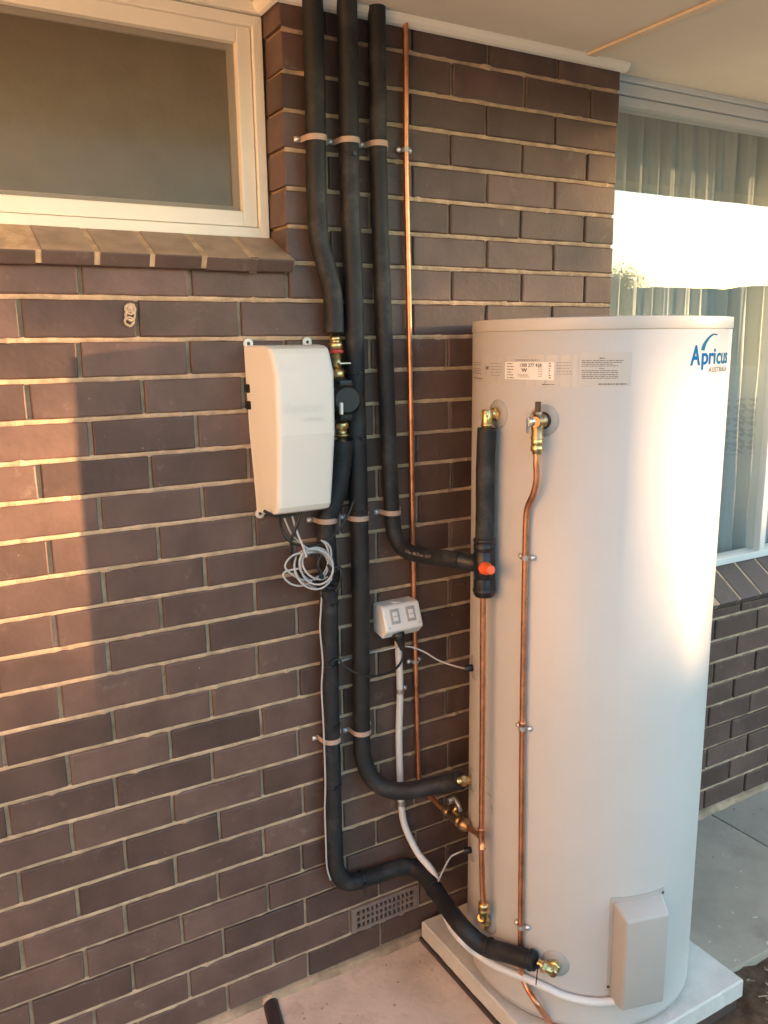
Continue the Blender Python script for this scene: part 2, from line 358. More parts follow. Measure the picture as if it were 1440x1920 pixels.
for k in range(0, 12): lay(k, -2.4, PX1, end1=True)
for k in range(12, 22):
    if k == 12:
        lay(k, -2.4, PX1); lay(k, PX1, 4.4, zt=.836)
    else: lay(k, -2.4, 4.4, skip=((vx0+vx1)/2,) if k == vent_row else ())
lay(-1, -2.4, PX0, zt=1.985); lay(-1, PX0, PX1, end0=False, end1=True)
for k in range(-8, -1): lay(k, PX0, PX1, zt=(SOF-.003 if k == -8 else None), end0=True, end1=True)
kind(extra.build('brick', 'brick', wall), 'stuff')
# mortar smear where the wall meets the path
foot = MB(); n = 240; vs = []; fs = []
for i in range(n+1):
    x = -2.4+6.8*i/n; h = .012+.008*random.random(); d = .006+.006*random.random()+.003*math.sin(x*9)
    vs += [(x, .009, h+.006), (x, -.002, h), (x, -d*.55, h*.45), (x, -d, .0008)]
for i in range(n):
    for k in range(3): a = i*4+k; fs.append((a, a+1, a+5, a+4))
foot.add(vs, fs); foot.build('mortar_fillet', 'perpend', wall)
# air vent
vz0, vz1 = J(vent_row+1)+.003, J(vent_row)-.004
vent = MB(); fx = .018; y0, y1 = -.004, .0066
hx = [(vx0+fx)+(vx1-vx0-2*fx)*i/13 for i in range(14)]; hz = [(vz0+.011)+(vz1-vz0-.022)*i/3 for i in range(4)]
vent.box((vx0, y0, vz0), (hx[0], y1, vz1)); vent.box((hx[-1], y0, vz0), (vx1, y1, vz1))
vent.box((hx[0], y0, vz0), (hx[-1], y1, hz[0])); vent.box((hx[0], y0, hz[-1]), (hx[-1], y1, vz1))
for z in hz[1:-1]: vent.box((hx[0], y0+.0005, z-.0035), (hx[-1], y1, z+.0035))
for x in hx[1:-1]: vent.box((x-.0032, y0+.001, hz[0]), (x+.0032, y1, hz[-1]))
vent_o = vent.build('air_vent', 'terracotta', house)
MB().box((hx[0]-.004, .0068, hz[0]-.004), (hx[-1]+.004, .0073, hz[-1]+.004)).build('vent_dark_plate', 'dark', vent_o)  # near-black plate puts the shade of the vent holes into colour
# sills: sloping header bricks with mortar between them
def sill(joints, x_end0, x_end1, yb, zb, yf, zf, th, n0, n1, matb):
    s = MB(); d = Vector((0, yf-yb, zf-zb)); nrm = Vector((0, -d.z, d.y)).normalized()
    if nrm.z < 0: nrm = -nrm
    o = Vector((0, yb, zb))
    s.prism([Vector((x_end0, 0, 0))+o-nrm*.0012, Vector((x_end0, 0, 0))+o+d*.985-nrm*.0012, Vector((x_end0, 0, 0))+o+d*.985-nrm*(th-.003), Vector((x_end0, 0, 0))+o-nrm*(th+.02)], Vector((x_end1-x_end0, 0, 0)))
    par = s.build('window_sill', 'mortar', house)
    for a, b in zip(joints[:-1], joints[1:]):
        L = b-a-.011; ch = .004
        t = MB().box((-L/2, -d.length/2, -th/2), (L/2, d.length/2, th/2), ch)
        m = t.mesh('brick'); m.materials.append(M[matb]); ob = obj('brick', m, None, par)
        ob.location = Vector(((a+b)/2, 0, 0))+o+d/2-nrm*(th/2)+nrm*random.uniform(-.0015, .0015)
        ob.rotation_euler = (math.atan2(-d.z, -d.y), 0, random.uniform(-.01, .01))
jl = [.042+.1165*i for i in range(-12, 5)]+[.509, .6175]
sill(sorted(set(jl)), -1.35, .612, FR+.004, 2.070, -.034, 2.006, .032, 0, 0, 'sillbrick')
jr = [2.2385+.1195*i for i in range(-5, 18)]
sill(jr, 1.64, 4.26, FR+.004, .968, -.034, .870, .032, 0, 0, 'sillbrick_clean')
# left window
def frame_ring(name, x0, x1, z0, z1, t, ya, yb, m, par, ch=.0025):
    f = MB(); f.box((x0, ya, z0), (x0+t, yb, z1), ch); f.box((x1-t, ya, z0), (x1, yb, z1), ch)
    f.box((x0+t-.001, ya+.0004, z0), (x1-t+.001, yb, z0+t), ch); f.box((x0+t-.001, ya+.0004, z1-t), (x1-t+.001, yb, z1), ch)
    return f.build(name, m, par)
wl = frame_ring('window_frame', -1.25, PX0-.002, 2.068, 2.568, .024, FR, FR+.07, 'cream', house)
frame_ring('sash', -1.224, PX0-.028, 2.094, 2.544, .036, FR+.010, FR+.045, 'cream', wl, .003)
MB().box((-1.19, FR+.030, 2.13), (PX0-.062, FR+.031, 2.51)).build('fly_screen', 'screen', wl)
MB().box((-1.2, FR+.048, 2.12), (PX0-.05, FR+.052, 2.52)).build('glass_pane', 'obscure', wl)
frame_ring('inner_sash', -1.20, PX0-.052, 2.118, 2.522, .026, FR+.0365, FR+.047, 'cream', wl, .002)
# head trim over the left window
MB().box((LX, FR-.012, 2.570), (PX0-.001, FR+.06, SOF+.002), .002).build('window_head', 'cream', house)
# right window
wr = frame_ring('window_frame', PX1+.002, 4.2, .966, 2.541, .026, FR-.008, FR+.06, 'white_frame', house)
MB().box((PX1+.002, FR-.020, 2.543), (4.2, FR+.06, 2.575), .003).build('window_head', 'white_frame', wr)
MB().box((PX1+.003, FR-.030, 2.576), (4.2, FR+.05, SOF+.001), .003).build('head_trim', 'white_frame', wr)
MB().box((2.615, FR-.006, .99), (2.648, FR+.055, 2.516), .003).build('mullion', 'white_frame', wr)
MB().box((3.4, FR-.006, .99), (3.43, FR+.055, 2.516), .003).build('mullion', 'white_frame', wr)
for a, b in ((PX1+.026, 2.6155), (2.6475, 3.4005), (3.4295, 4.176)):
    MB().box((a, FR+.022, .991), (b, FR+.0225, 2.517)).build('glass_pane', 'glass', wr)
MB().box((PX1-.3, FR+.005, .86), (PX1-.0115, .2398, SOF)).build('jamb_core', 'perpend', house)
# soffit, cornice, fascia, roof, rooms behind the windows
def plate(x0, x1): return MB().box((x0, EAVE, SOF), (x1, .3, SOF+.012))
soff = MB().box((LX, EAVE, SOF), (1.53, .3, SOF+.012)).box((1.536, EAVE, SOF), (RX, .3, SOF+.012)).build('soffit', 'soffit', house)
s = MB(); s.box((1.516, EAVE+.01, SOF-.008), (1.549, -.026, SOF-.0005), .003); s.build('cover_strip', 'strip', soff)
def cornice(x0, x1, y, m):
    pts = [(0, 0), (0, -.022), (-.005, -.024), (-.014, -.021), (-.022, -.014), (-.026, -.006), (-.027, 0)]
    c = MB(); c.prism([Vector((x0, y+a-.0015, SOF+b-.0006)) for a, b in pts], Vector((x1-x0, 0, 0))); return c.build('cornice', m, soff)
cornice(PX0-.022, PX1+.012, 0, 'cream')
c = MB(); pts = [(0, 0), (0, -.022), (-.005, -.024), (-.014, -.021), (-.022, -.014), (-.026, -.006), (-.027, 0)]
c.prism([Vector((PX0+a-.0015, -.022, SOF+b-.0008)) for a, b in pts], Vector((0, FR+.01, 0))); c.build('cornice', 'cream', soff)
MB().box((LX, EAVE-.022, SOF-.045), (RX, EAVE-.001, SOF+.16), .003).build('fascia', 'cream', house)
g = MB(); g.prism([Vector((LX, EAVE-.023, SOF+.03)), Vector((LX, EAVE-.12, SOF+.03)), Vector((LX, EAVE-.13, SOF+.12)), Vector((LX, EAVE-.023, SOF+.12))], Vector((RX-LX, 0, 0))); g.build('gutter', 'cream', house)
r = MB(); r.prism([Vector((LX-.2, EAVE-.06, SOF+.15)), Vector((LX-.2, 3.4, SOF+1.5)), Vector((LX-.2, 7.5, SOF+.15)), Vector((LX-.2, 7.5, SOF+.10)), Vector((LX-.2, EAVE-.06, SOF+.125))], Vector((RX-LX+.4, 0, 0))); r.build('roof', 'roof', house)
rm = MB(); rm.box((LX, 3.2, -.1), (RX, 3.3, SOF)); rm.box((LX, .24, -.1), (LX+.1, 3.2, SOF)); rm.box((RX-.1, .24, -.1), (RX, 3.2, SOF)); rm.box((LX, .241, -.12), (RX, 3.2, -.05)); rm.box((LX, .3, SOF+.013), (RX, 3.3, SOF+.05)); rm.box((1.2, .241, 0), (1.3, 3.2, SOF))
rm.box((LX, .09, 2.0), (-1.25, .3, SOF)); rm.box((4.2, .09, .86), (RX, .3, SOF))
rm.build('interior_wall', 'room', house)
# curtain
cu = MB(); n = 420; vs = []; fs = []; zs = [.93, 1.3, 1.7, 2.1, 2.4, 2.55]
ph = [random.uniform(0, 6.28) for _ in range(8)]
def fold(x, z):
    q = x+.030*math.sin(4.3*x+ph[0])+.016*math.sin(13*x+ph[1])+.008*math.sin(z*2.2+x*6); a = .024+.014*math.sin(7.1*x+ph[2])+.006*math.sin(17*x+ph[4])
    return .235+a*math.sin(2*math.pi*q/.105+.25*math.sin(z*1.7+x*4))+.010*math.sin(2*math.pi*q/.041+ph[3])
for i in range(n+1):
    x = 1.45+2.7*i/n
    for z in zs: vs.append((x, fold(x, z), z))
m_ = len(zs)
for i in range(n):
    for k in range(m_-1): a = i*m_+k; fs.append((a, a+m_, a+m_+1, a+1))
cu.add(vs, fs, True)
tag(cu.build('curtain', 'curtain'), 'pale grey green pleated sheer curtain hanging behind the tall window', 'curtain')
# ================================================================== GROUND
G = -.035
gm = MB(); N_ = 60
gm.add([(-700, -700, G-.02), (700, -700, G-.02), (700, 700, G-.02), (-700, 700, G-.02)], [(0, 1, 2, 3)])
kind(gm.build('ground', 'drygrass'), 'structure')
so = MB(); nx, ny = 150, 90; X0, X1, Y0, Y1 = .56, 3.6, -2.2, -.55
from mathutils import noise as mn
vs = []; fs = []
for j in range(ny+1):
    for i in range(nx+1):
        x = X0+(X1-X0)*i/nx; y = Y0+(Y1-Y0)*j/ny
        h = .035*mn.fractal(Vector((x*5, y*5, 1.3)), .9, 2.1, 4)+.012*mn.noise(Vector((x*22, y*22, 4)))+.006*mn.noise(Vector((x*60, y*60, 9)))
        e = min(1, (i/6), (j/6), (nx-i)/6); vs.append((x, y, G+.012+h*.6 if j < ny else G-.02))
for j in range(ny):
    for i in range(nx): a = j*(nx+1)+i; fs.append((a, a+1, a+nx+2, a+nx+1))
so.add(vs, fs, True); kind(so.build('soil', 'soil'), 'structure')
tw = MB()
for _ in range(50):
    x = random.uniform(1.5, 2.4); y = random.uniform(-1.2, -.62); a = random.uniform(0, 6.28); L = random.uniform(.015, .06); z = G+.03
    p0 = Vector((x, y, z)); p1 = p0+Vector((math.cos(a)*L, math.sin(a)*L, random.uniform(-.004, .016)))
    tw.tube([p0, (p0+p1)/2+Vector((0, 0, .004)), p1], random.uniform(.0008, .002), 5, 3)
rl_ = random.Random(21)
for _ in range(160):
    p = Vector((rl_.uniform(1.62, 2.5), rl_.uniform(-1.1, -.61), G+.022+rl_.uniform(0, .012))); u = Vector((rl_.gauss(0, 1), rl_.gauss(0, 1), rl_.gauss(0, .35))).normalized(); q = u.cross(Vector((0, 0, 1))).normalized()
    s_ = rl_.uniform(.005, .013); tw.add([p-u*s_, p+q*s_*.45+Vector((0, 0, .002)), p+u*s_, p-q*s_*.45+Vector((0, 0, .003))], [(0, 1, 2, 3)])
kind(tag(tw.build('dry_twig', 'twig'), 'dry twigs and leaf litter scattered on brown soil', 'twigs'), 'stuff')
path = kind(MB().box((-2.6, -.57, -.14), (4.6, .011, -.012)).build('path', 'padfoot'), 'structure')
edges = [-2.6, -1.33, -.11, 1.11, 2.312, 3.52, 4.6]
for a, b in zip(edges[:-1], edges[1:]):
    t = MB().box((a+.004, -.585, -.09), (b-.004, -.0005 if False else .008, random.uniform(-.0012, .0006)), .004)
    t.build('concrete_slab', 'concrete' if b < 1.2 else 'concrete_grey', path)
# ridge of scrub on the horizon, all round the front
hl = MB(); n = 260; vs = []; fs = []
for i in range(n+1):
    a = rad(-200+220*i/n); cr = 6.33+.7*(mn.fractal(Vector((i*.09, .3, 0)), 1, 2, 4)-mn.fractal(Vector((201*.09, .3, 0)), 1, 2, 4))+.2*mn.noise(Vector((i*.9, 2, 0)))
    for d, h in ((58, G-1), (70, cr*.62), (80, cr), (120, cr*.8), (200, G-1)):
        d2 = d*(1+.06*mn.noise(Vector((i*.11, d, 3)))); vs.append((1+d2*math.cos(a), d2*math.sin(a), h))
for i in range(n):
    for k in range(4): q = i*5+k; fs.append((q, q+1, q+6, q+5))
hl.add(vs, fs); kind(hl.build('hills', 'hill'), 'structure')
def tree(loc, h, seed, label, spread, zc, zs, nleaf, ls):
    rr = random.Random(seed); t = thing('tree', label, 'tree', loc)
    L = Vector(loc); k = MB(); k.tube([L, L+Vector((.1, 0, h*.3)), L+Vector((0, .1, h*.75))], lambda q: .035*h*(1-.75*q), 10, 6)
    cl = [L+Vector((rr.gauss(0, spread), rr.gauss(0, spread), h*zc+rr.uniform(-1, 1)*h*zs)) for _ in range(34)]
    for c_ in cl[:16]:
        b = L+Vector((0, 0, h*rr.uniform(.3, .6))); k.tube([b, (b+c_)/2+Vector((0, 0, .15)), c_], lambda q: .012*h*(1-.8*q), 6, 4)
    k.build('trunk', 'bark', t); c = MB()
    for _ in range(nleaf):
        p = rr.choice(cl)+Vector((rr.gauss(0, .3), rr.gauss(0, .3), rr.gauss(0, .24))); u = Vector((rr.gauss(0, 1), rr.gauss(0, 1), rr.gauss(0, 1))).normalized(); q = u.orthogonal().normalized()
        s_ = rr.uniform(.7, 1.3)*ls; c.add([p-u*s_, p+q*s_*.4, p+u*s_, p-q*s_*.4], [(0, 1, 2, 3)])
    c.build('crown', 'leaf', t)
tree((18.6, -16.6, G-.02), 3.9, 3, 'bushy green garden tree standing out in front of the house', .36, .66, .26, 16000, .035)
SD = 34
tree((.75+SD*math.cos(rad(SUN_AZ)), SD*math.sin(rad(SUN_AZ)), G-.02), 6.4, 8, 'unseen open crowned tree added to thin the low sun on the upper wall', 1.05, .765, .13, 5400, .06)  # unseen crown added in the sun's path to dim the upper wall
# unseen tan wall and pale slab added to bounce warm light onto the scene
wg = MB().box((-1.95, -2.5, -.2), (-1.72, -.0008, SOF-.002)).build('bounce_wall', 'render_tan', house)
MB().box((-5.0, -2.7, SOF+.0005), (-1.60, EAVE-.14, SOF+.12), .004).build('bounce_wall_roof', 'cream', wg)
dw = kind(MB().box((-1.70, -7.5, -.12), (.55, -.592, -.006), .004).build('added_bounce_slab', 'bounce_slab'), 'structure')  # pale slab added out of view to bounce skylight onto soffit and tank
# ================================================================== TANK
tank = thing('water_heater', 'tall cream enamel hot water tank standing on a concrete pad', 'water heater', (TC.x, TC.y, TB))
b = MB(); b.lathe((TC.x, TC.y, 0), (0, 0, 1), [(TB+.012, TR-.006), (TB+.014, TR-.0005), (TB+.03, TR), (TT-.030, TR), (TT-.0285, TR-.002)], 160)
b.build('body', 'tank', tank)
b = MB(); b.lathe((TC.x, TC.y, 0), (0, 0, 1), [(TT-.0285, TR-.004), (TT-.028, TR+.0012), (TT-.0275, TR+.0014), (TT-.0025, TR+.0014), (TT-.0018, TR+.0012), (TT-.0015, TR-.001), (TT-.0014, TR-.004), (TT+.001, TR-.05), (TT+.002, .05)], 160); b.build('lid', 'tank', tank)
b = MB(); b.lathe((TC.x, TC.y, 0), (0, 0, 1), [(TB, TR-.014), (TB+.002, TR-.010), (TB+.012, TR-.009), (TB+.013, TR-.012)], 128); b.build('base_ring', 'inkfaint', tank)
def rosette(u, v, R, col='rosette', th=.004):
    p = PC(u, v); a = TA(p); z = p.z; c = MB(); vs = []; fs = []; seg = 36
    for rr, off in ((R, .0006), (R*.97, th*.55), (R*.55, th), (R*.34, th*1.1)):
        for k in range(seg):
            q = 2*math.pi*k/seg; du = rr*math.cos(q); dv = rr*math.sin(q); vs.append(TP(a+du/TR, z+dv, off))
    for i in range(3):
        for k in range(seg): k2 = (k+1) % seg; fs.append((i*seg+k, i*seg+k2, (i+1)*seg+k2, (i+1)*seg+k))
    fs.append(tuple(range(3*seg, 4*seg))); c.add(vs, fs, True); c.build('grommet', col, tank); return a, z
aA, zA = rosette(934, 776, .034); aB, zB = rosette(1020, 788, .036)
a3, z3 = rosette(889, 1252, .033); a4, z4 = rosette(886, 1462, .033); a5, z5 = rosette(886, 1593, .033)
aC, zC = rosette(916, 1728, .033); aD, zD = rosette(1041, 1806, .036)
MB().cyl(TP(aB, zB, .002), TP(aB, zB, .0065), .019, 24).build('hole_ring', 'blackpl', tank)
# element cover
p0, p1 = PC(1149, 1690), PC(1228, 1860); a0, a1 = TA(p0), TA(p1); z1_, z0_ = PC(1190, 1684).z, PC(1190, 1862).z; am = (a0+a1)/2
def curved_patch(a0, a1, z0, z1, off, seg=10, th=.0):
    c = MB(); vs = []
    for i in range(seg+1):
        a = a0+(a1-a0)*i/seg; vs += [TP(a, z0, off), TP(a, z1, off)]
    c.add(vs, [(2*i, 2*i+2, 2*i+3, 2*i+1) for i in range(seg)], True); return c
def curved_slab(a0, a1, z0, z1, o0, o1, seg=10):
    c = MB(); vs = []; fs = []
    for i in range(seg+1):
        a = a0+(a1-a0)*i/seg; vs += [TP(a, z0, o0), TP(a, z1, o0), TP(a, z1, o1), TP(a, z0, o1)]
    for i in range(seg):
        q = i*4
        for k in range(4): fs.append((q+k, q+(k+1) % 4, q+4+(k+1) % 4, q+4+k))
    fs += [(0, 1, 2, 3), (seg*4+3, seg*4+2, seg*4+1, seg*4)]; c.add(vs, fs); return c
ec = curved_slab(a0-.018, a1+.02, z0_+.02, z1_+.008, .0005, .003).build('element_cover', 'tankbox', tank)
n_ = Vector((math.cos(am), math.sin(am), 0)); t_ = Vector((-n_.y, n_.x, 0)); wd = (a1-a0)*TR/2
def cover(zlo, zhi):
    bm = bmesh.new(); q = []
    for (s, off, zz) in ((-1, .002, zlo), (1, .002, zlo), (1, .002, zhi), (-1, .002, zhi)): q.append(bm.verts.new(Vector((TC.x, TC.y, zz))+n_*(TR-.004)+t_*s*wd))
    for (s, off, zz) in ((-1, 0, zlo+.004), (1, 0, zlo+.004), (1, 0, zhi-.026), (-1, 0, zhi-.026)): q.append(bm.verts.new(Vector((TC.x, TC.y, zz))+n_*(TR+.046)+t_*s*wd*.86))
    for f in ((0, 1, 2, 3), (4, 5, 6, 7), (0, 1, 5, 4), (1, 2, 6, 5), (2, 3, 7, 6), (3, 0, 4, 7)): bm.faces.new([q[i] for i in f])
    bmesh.ops.bevel(bm, geom=bm.edges[:], offset=.006, segments=3, profile=.5, affect='EDGES'); bmesh.ops.recalc_face_normals(bm, faces=bm.faces[:])
    for f in bm.faces: f.smooth = True
    m = bpy.data.meshes.new('cover_lid'); bm.to_mesh(m); bm.free(); return m
obj('cover_lid', cover(z0_-.004, z1_), 'tankbox', ec)
for a, z in ((a0-.008, z0_+.032), (a1+.010, z1_-.004)): MB().cyl(TP(a, z, .002), TP(a, z, .0045), .004, 12).build('screw', 'ink', ec)
# labels and print, wrapped round the tank
def text_mesh(txt, size, font_shear=0., off=0., space=1., align='LEFT'):
    cu_ = bpy.data.curves.new('print', 'FONT'); cu_.body = txt; cu_.size = size; cu_.offset = off; cu_.space_character = space; cu_.align_x = align; cu_.shear = font_shear
    o = bpy.data.objects.new('print', cu_); COL.objects.link(o); dg = bpy.context.evaluated_depsgraph_get(); dg.update()
    m = bpy.data.meshes.new_from_object(o.evaluated_get(dg)); bpy.data.objects.remove(o); return m
def wrap(me, a, z, off, sx=1.):
    for v in me.vertices: v.co = TP(a+v.co.x*sx/TR, z+v.co.y, off)
    me.update(); return me
def print_on(txt, u, v, size, m, par, off=.0006, bold=0., space=1., sx=1., align='LEFT'):
    p = PC(u, v); o = obj('print', wrap(text_mesh(txt, size, 0, bold, space, align), TA(p), p.z, off, sx), m, par); return o
def bars(par, u0, u1, v, h, m, rows, dv, ragged=.2, off=.0005, seed=1):
    rr = random.Random(seed); c = MB()
    for i in range(rows):
        p, q = PC(u0, v+i*dv), PC(u1, v+i*dv); A, B = TA(p), TA(q); B = A+(B-A)*(1-rr.random()*ragged); x = A
        while x < B-.004:
            wl_ = rr.uniform(.006, .028)
            e = min(x+wl_, B); z = p.z+(q.z-p.z)*.5
            vs = [TP(x, z-h/2, off), TP(e, z-h/2, off), TP(e, z+h/2, off), TP(x, z+h/2, off)]
            c.add(vs, [(0, 1, 2, 3)]); x = e+rr.uniform(.003, .006)
    return c.build('print', m, par)
def label_patch(u0, v0, u1, v1, off, m, name='label'):
    A, B = TA(PC(u0, (v0+v1)/2)), TA(PC(u1, (v0+v1)/2)); um = (u0+u1)/2
    return curved_patch(A, B, PC(um, v1).z, PC(um, v0).z, off).build(name, m, tank)
l0 = label_patch(886, 674, 906, 715, .00025, 'labelclear')
bars(l0, 888, 908, 680, .0012, 'ink', 2, 4, seed=2); bars(l0, 888, 904, 691, .0012, 'ink', 4, 3, seed=3); bars(l0, 888, 905, 709, .0022, 'ink', 1, 3, 0, seed=4)
l1 = label_patch(905, 666, 1082, 724, .00025, 'labelclear')
bars(l1, 920, 944, 682, .0013, 'inkfaint', 5, 5.4, seed=5); bars(l1, 1043, 1075, 680, .0013, 'inkfaint', 5, 5.4, seed=6); bars(l1, 966, 1012, 675, .0016, 'ink', 1, 3, 0, seed=7); bars(l1, 1016, 1040, 721, .0018, 'ink', 1, 3, 0, seed=8)
l2 = label_patch(947, 679, 1039, 712, .0004, 'label'); 
print_on('1300 277 428', 974, 687.5, .0105, 'ink', l2, bold=.0002, sx=1.0)
print_on('W', 978, 697, .011, 'ink', l2, bold=.0004, sx=1.3); print_on('W', 911, 693, .012, 'ink', l1, bold=.0004, sx=1.2)
bars(l2, 951, 964, 682, .0018, 'ink', 6, 5.2, .5, seed=9); bars(l2, 1029, 1034, 682, .0022, 'ink', 7, 4.4, .3, seed=10); bars(l2, 971, 993, 702, .0012, 'inkfaint', 3, 2.4, seed=11); bars(l2, 1009, 1018, 690, .0012, 'inkfaint', 6, 3.2, seed=12)
l3 = label_patch(1086, 660, 1184, 724, .00025, 'labelclear')
bars(l3, 1124, 1134, 671.5, .0018, 'ink', 1, 3, 0, seed=13); bars(l3, 1091, 1173, 676, .0013, 'ink', 4, 3.4, .4, seed=14); bars(l3, 1124, 1134, 691, .0018, 'ink', 1, 3, 0, seed=15)
bars(l3, 1091, 1173, 695, .0013, 'ink', 2, 3.4, .5, seed=16); bars(l3, 1091, 1168, 702.5, .0013, 'ink', 3, 3.2, .2, seed=17); bars(l3, 1122, 1176, 720, .0022, 'ink', 1, 3, 0, seed=18)
pA = PC(1295, 682); pS = PC(1363, 682); 
def fit_print(txt, size, bold, u0, u1, v, m, par, name='print', space=1.):
    tm = text_mesh(txt, size, 0, bold, space); x0 = min(q.co.x for q in tm.vertices); x1 = max(q.co.x for q in tm.vertices)
    A, B = TA(PC(u0, v)), TA(PC(u1, v)); sx = (B-A)*TR/(x1-x0)
    for q in tm.vertices: q.co.x = (q.co.x-x0)
    return obj(name, wrap(tm, A, PC((u0+u1)/2, v).z, .0006, sx), m, par)
lg = fit_print('A', .060, .0016, 1294, 1312.5, 684, 'blue', tank, 'logo')
fit_print('pri', .050, .0013, 1315, 1340.5, 682, 'blue', lg); fit_print('cus', .050, .0010, 1342.5, 1362.5, 681, 'teal', lg)
fit_print('AUSTRALIA', .0165, .0002, 1328, 1361.5, 697, 'logogrey', lg, space=1.2)
arc = MB(); vs = []; fs = []; q0, q1 = (1317.5, 657), (1344, 626); nn = 16
pts = [(1317.5, 657), (1321, 646), (1326, 637.5), (1332, 630.5), (1338, 627), (1345, 627.5)]
pp = catmull([Vector((x, y, 0)) for x, y in pts], 4)
for i, q in enumerate(pp):
    h = .0028*(1-.5*i/len(pp)); P = PC(q.x, q.y); d = (pp[min(i+1, len(pp)-1)]-pp[max(i-1, 0)]).normalized(); A = TA(P)
    # width across the stroke
    vs += [TP(A-(-d.y)*-h*2.2/TR*-1, P.z+d.x*h, .0006), TP(A+(-d.y)*-h*2.2/TR*-1, P.z-d.x*h, .0006)]
for i in range(len(pp)-1): fs.append((2*i, 2*i+1, 2*i+3, 2*i+2))
arc.add(vs, fs); arc.build('logo_arc', 'teal', lg)
# scribbled marks low on the tank
mk = MB()
for (u, v), (u2, v2) in (((911, 1455), (917, 1463)), ((911, 1485), (922, 1494)), ((920, 1508), (924, 1520)), ((922, 1524), (925, 1527)), ((911, 1470), (912, 1473))):
    p, q = PC(u, v, .0012), PC(u2, v2, .0012); mk.tube([p, (p+q)/2, q], .0007, 5, 2)
mk.build('pen_mark', 'inkfaint', tank)
# pad
pad = thing('concrete_pad', 'square pale concrete pad under the hot water tank', 'concrete pad', (1.29, -.345, 0))
bm = bmesh.new(); bmesh.ops.create_cube(bm, size=1)
for v in bm.verts: v.co = Vector((1.292+v.co.x*.640, -.343+v.co.y*.662, .040+v.co.z*.056))
bmesh.ops.bevel(bm, geom=bm.edges[:], offset=.0045, segments=1, affect='EDGES'); bmesh.ops.subdivide_edges(bm, edges=[e for e in bm.edges if e.calc_length() > .2], cuts=36, use_grid_fill=True)
for v in bm.verts: v.co += Vector((mn.noise(v.co*45), mn.noise(v.co*45+Vector((9, 0, 0))), .5*mn.noise(v.co*30+Vector((0, 9, 0)))))*.0022 if v.co.z < TB-.0005 or True else Vector()
m = bpy.data.meshes.new('slab'); bm.to_mesh(m); bm.free(); obj('slab', m, 'slab', pad)
MB().box((.966, -.664, -.03), (1.60, -.010, .0119)).build('bedding', 'padfoot', pad)
# ================================================================== PIPES
FO = -.031; FRD = .0242
def clip(p, R, par, ear=.020, wd=.013, m='clip', side=(1, 1), n=None, screws=True):
    # saddle round a vertical pipe at p, fixed to the wall plane behind it (n = outward normal)
    n = Vector((0, -1, 0)) if n is None else n; t = Vector((-n.y, n.x, 0)); base = p-n*(p.y*-1 if n.y == -1 and n.x == 0 else 0)
    dist = -p.y if (n.x == 0) else R+.004
    c = MB(); th = .0015; pth = []
    if side[0]: pth += [(-(R+ear), -dist+.0035), (-(R+.002), -dist+.004)]
    for k in range(13): q = math.pi*(1-k/12); pth.append((math.cos(q)*(R+th*.6), math.sin(q)*(R+th*.6)))
    if side[1]: pth += [((R+.002), -dist+.004), ((R+ear), -dist+.0035)]
    vs = []; fs = []
    for i, (a, b) in enumerate(pth):
        a2, b2 = pth[min(i+1, len(pth)-1)]; a1_, b1 = pth[max(i-1, 0)]; d = Vector((a2-a1_, b2-b1)).normalized(); nx_, ny_ = -d.y, d.x
        for s, zz in ((0, -1), (1, -1), (1, 1), (0, 1)):
            vs.append(p+t*(a+nx_*th*s)+n*(b+ny_*th*s)+Vector((0, 0, zz*wd/2)))
    for i in range(len(pth)-1):
        for k in range(4): fs.append((i*4+k, i*4+(k+1) % 4, i*4+4+(k+1) % 4, i*4+4+k))
    fs += [(0, 1, 2, 3), tuple(len(vs)-1-k for k in range(4))]; c.add(vs, fs); o = c.build('pipe_clip', m, par)
    if screws:
        for s, on in ((-1, side[0]), (1, side[1])):
            if on:
                q = p+t*s*(R+ear*.62)+n*(-dist+.004); MB().lathe(q, n, [(0, .0075), (.0022, .0075), (.0035, .006), (.006, .0042), (.0068, .002)], 12).build('screw', 'screw', o)
    return o
def tie(p, axis, R, par, tail=0):
    c = MB(); c.lathe(Vector(p)-Vector(axis).normalized()*.0022, axis, [(0, R+.0002), (.0002, R+.0016), (.0042, R+.0016), (.0044, R+.0002)], 24)
    d = Vector((0, -1, 0)); c.obox(Vector(p)+d*(R+.002), Vector((.004, 0, 0)), Vector((0, .003, 0)), Vector((0, 0, .004)))
    if tail: c.tube([Vector(p)+d*(R+.002), Vector(p)+Vector((0, -R, -R)), Vector(p)+Vector((0, -R*.9, -R-tail))], .0016, 6, 3)
    return c.build('cable_tie', 'blackpl', par)
UP = Vector((0, 0, 1))
def W(lst, y=FO): return [PY(*q[:2], q[2] if len(q) > 2 else y) for q in lst]
# upper feed into the pump
p = thing('insulated_pipe', 'black foam lagged pipe from the soffit bending down onto red banded brass pump fittings', 'pipe', PY(626, 622, FO))
l = W([(590, 150), (592, 260), (594, 380), (599, 450), (613, 505), (623, 550), (626, 590), (626.5, 623)]); l.insert(0, Vector((l[0].x, FO, SOF+.03)))
MB().tube(l, FRD, 20, 7, .012).build('insulation', 'foam', p); clip(l[2], FRD, p)
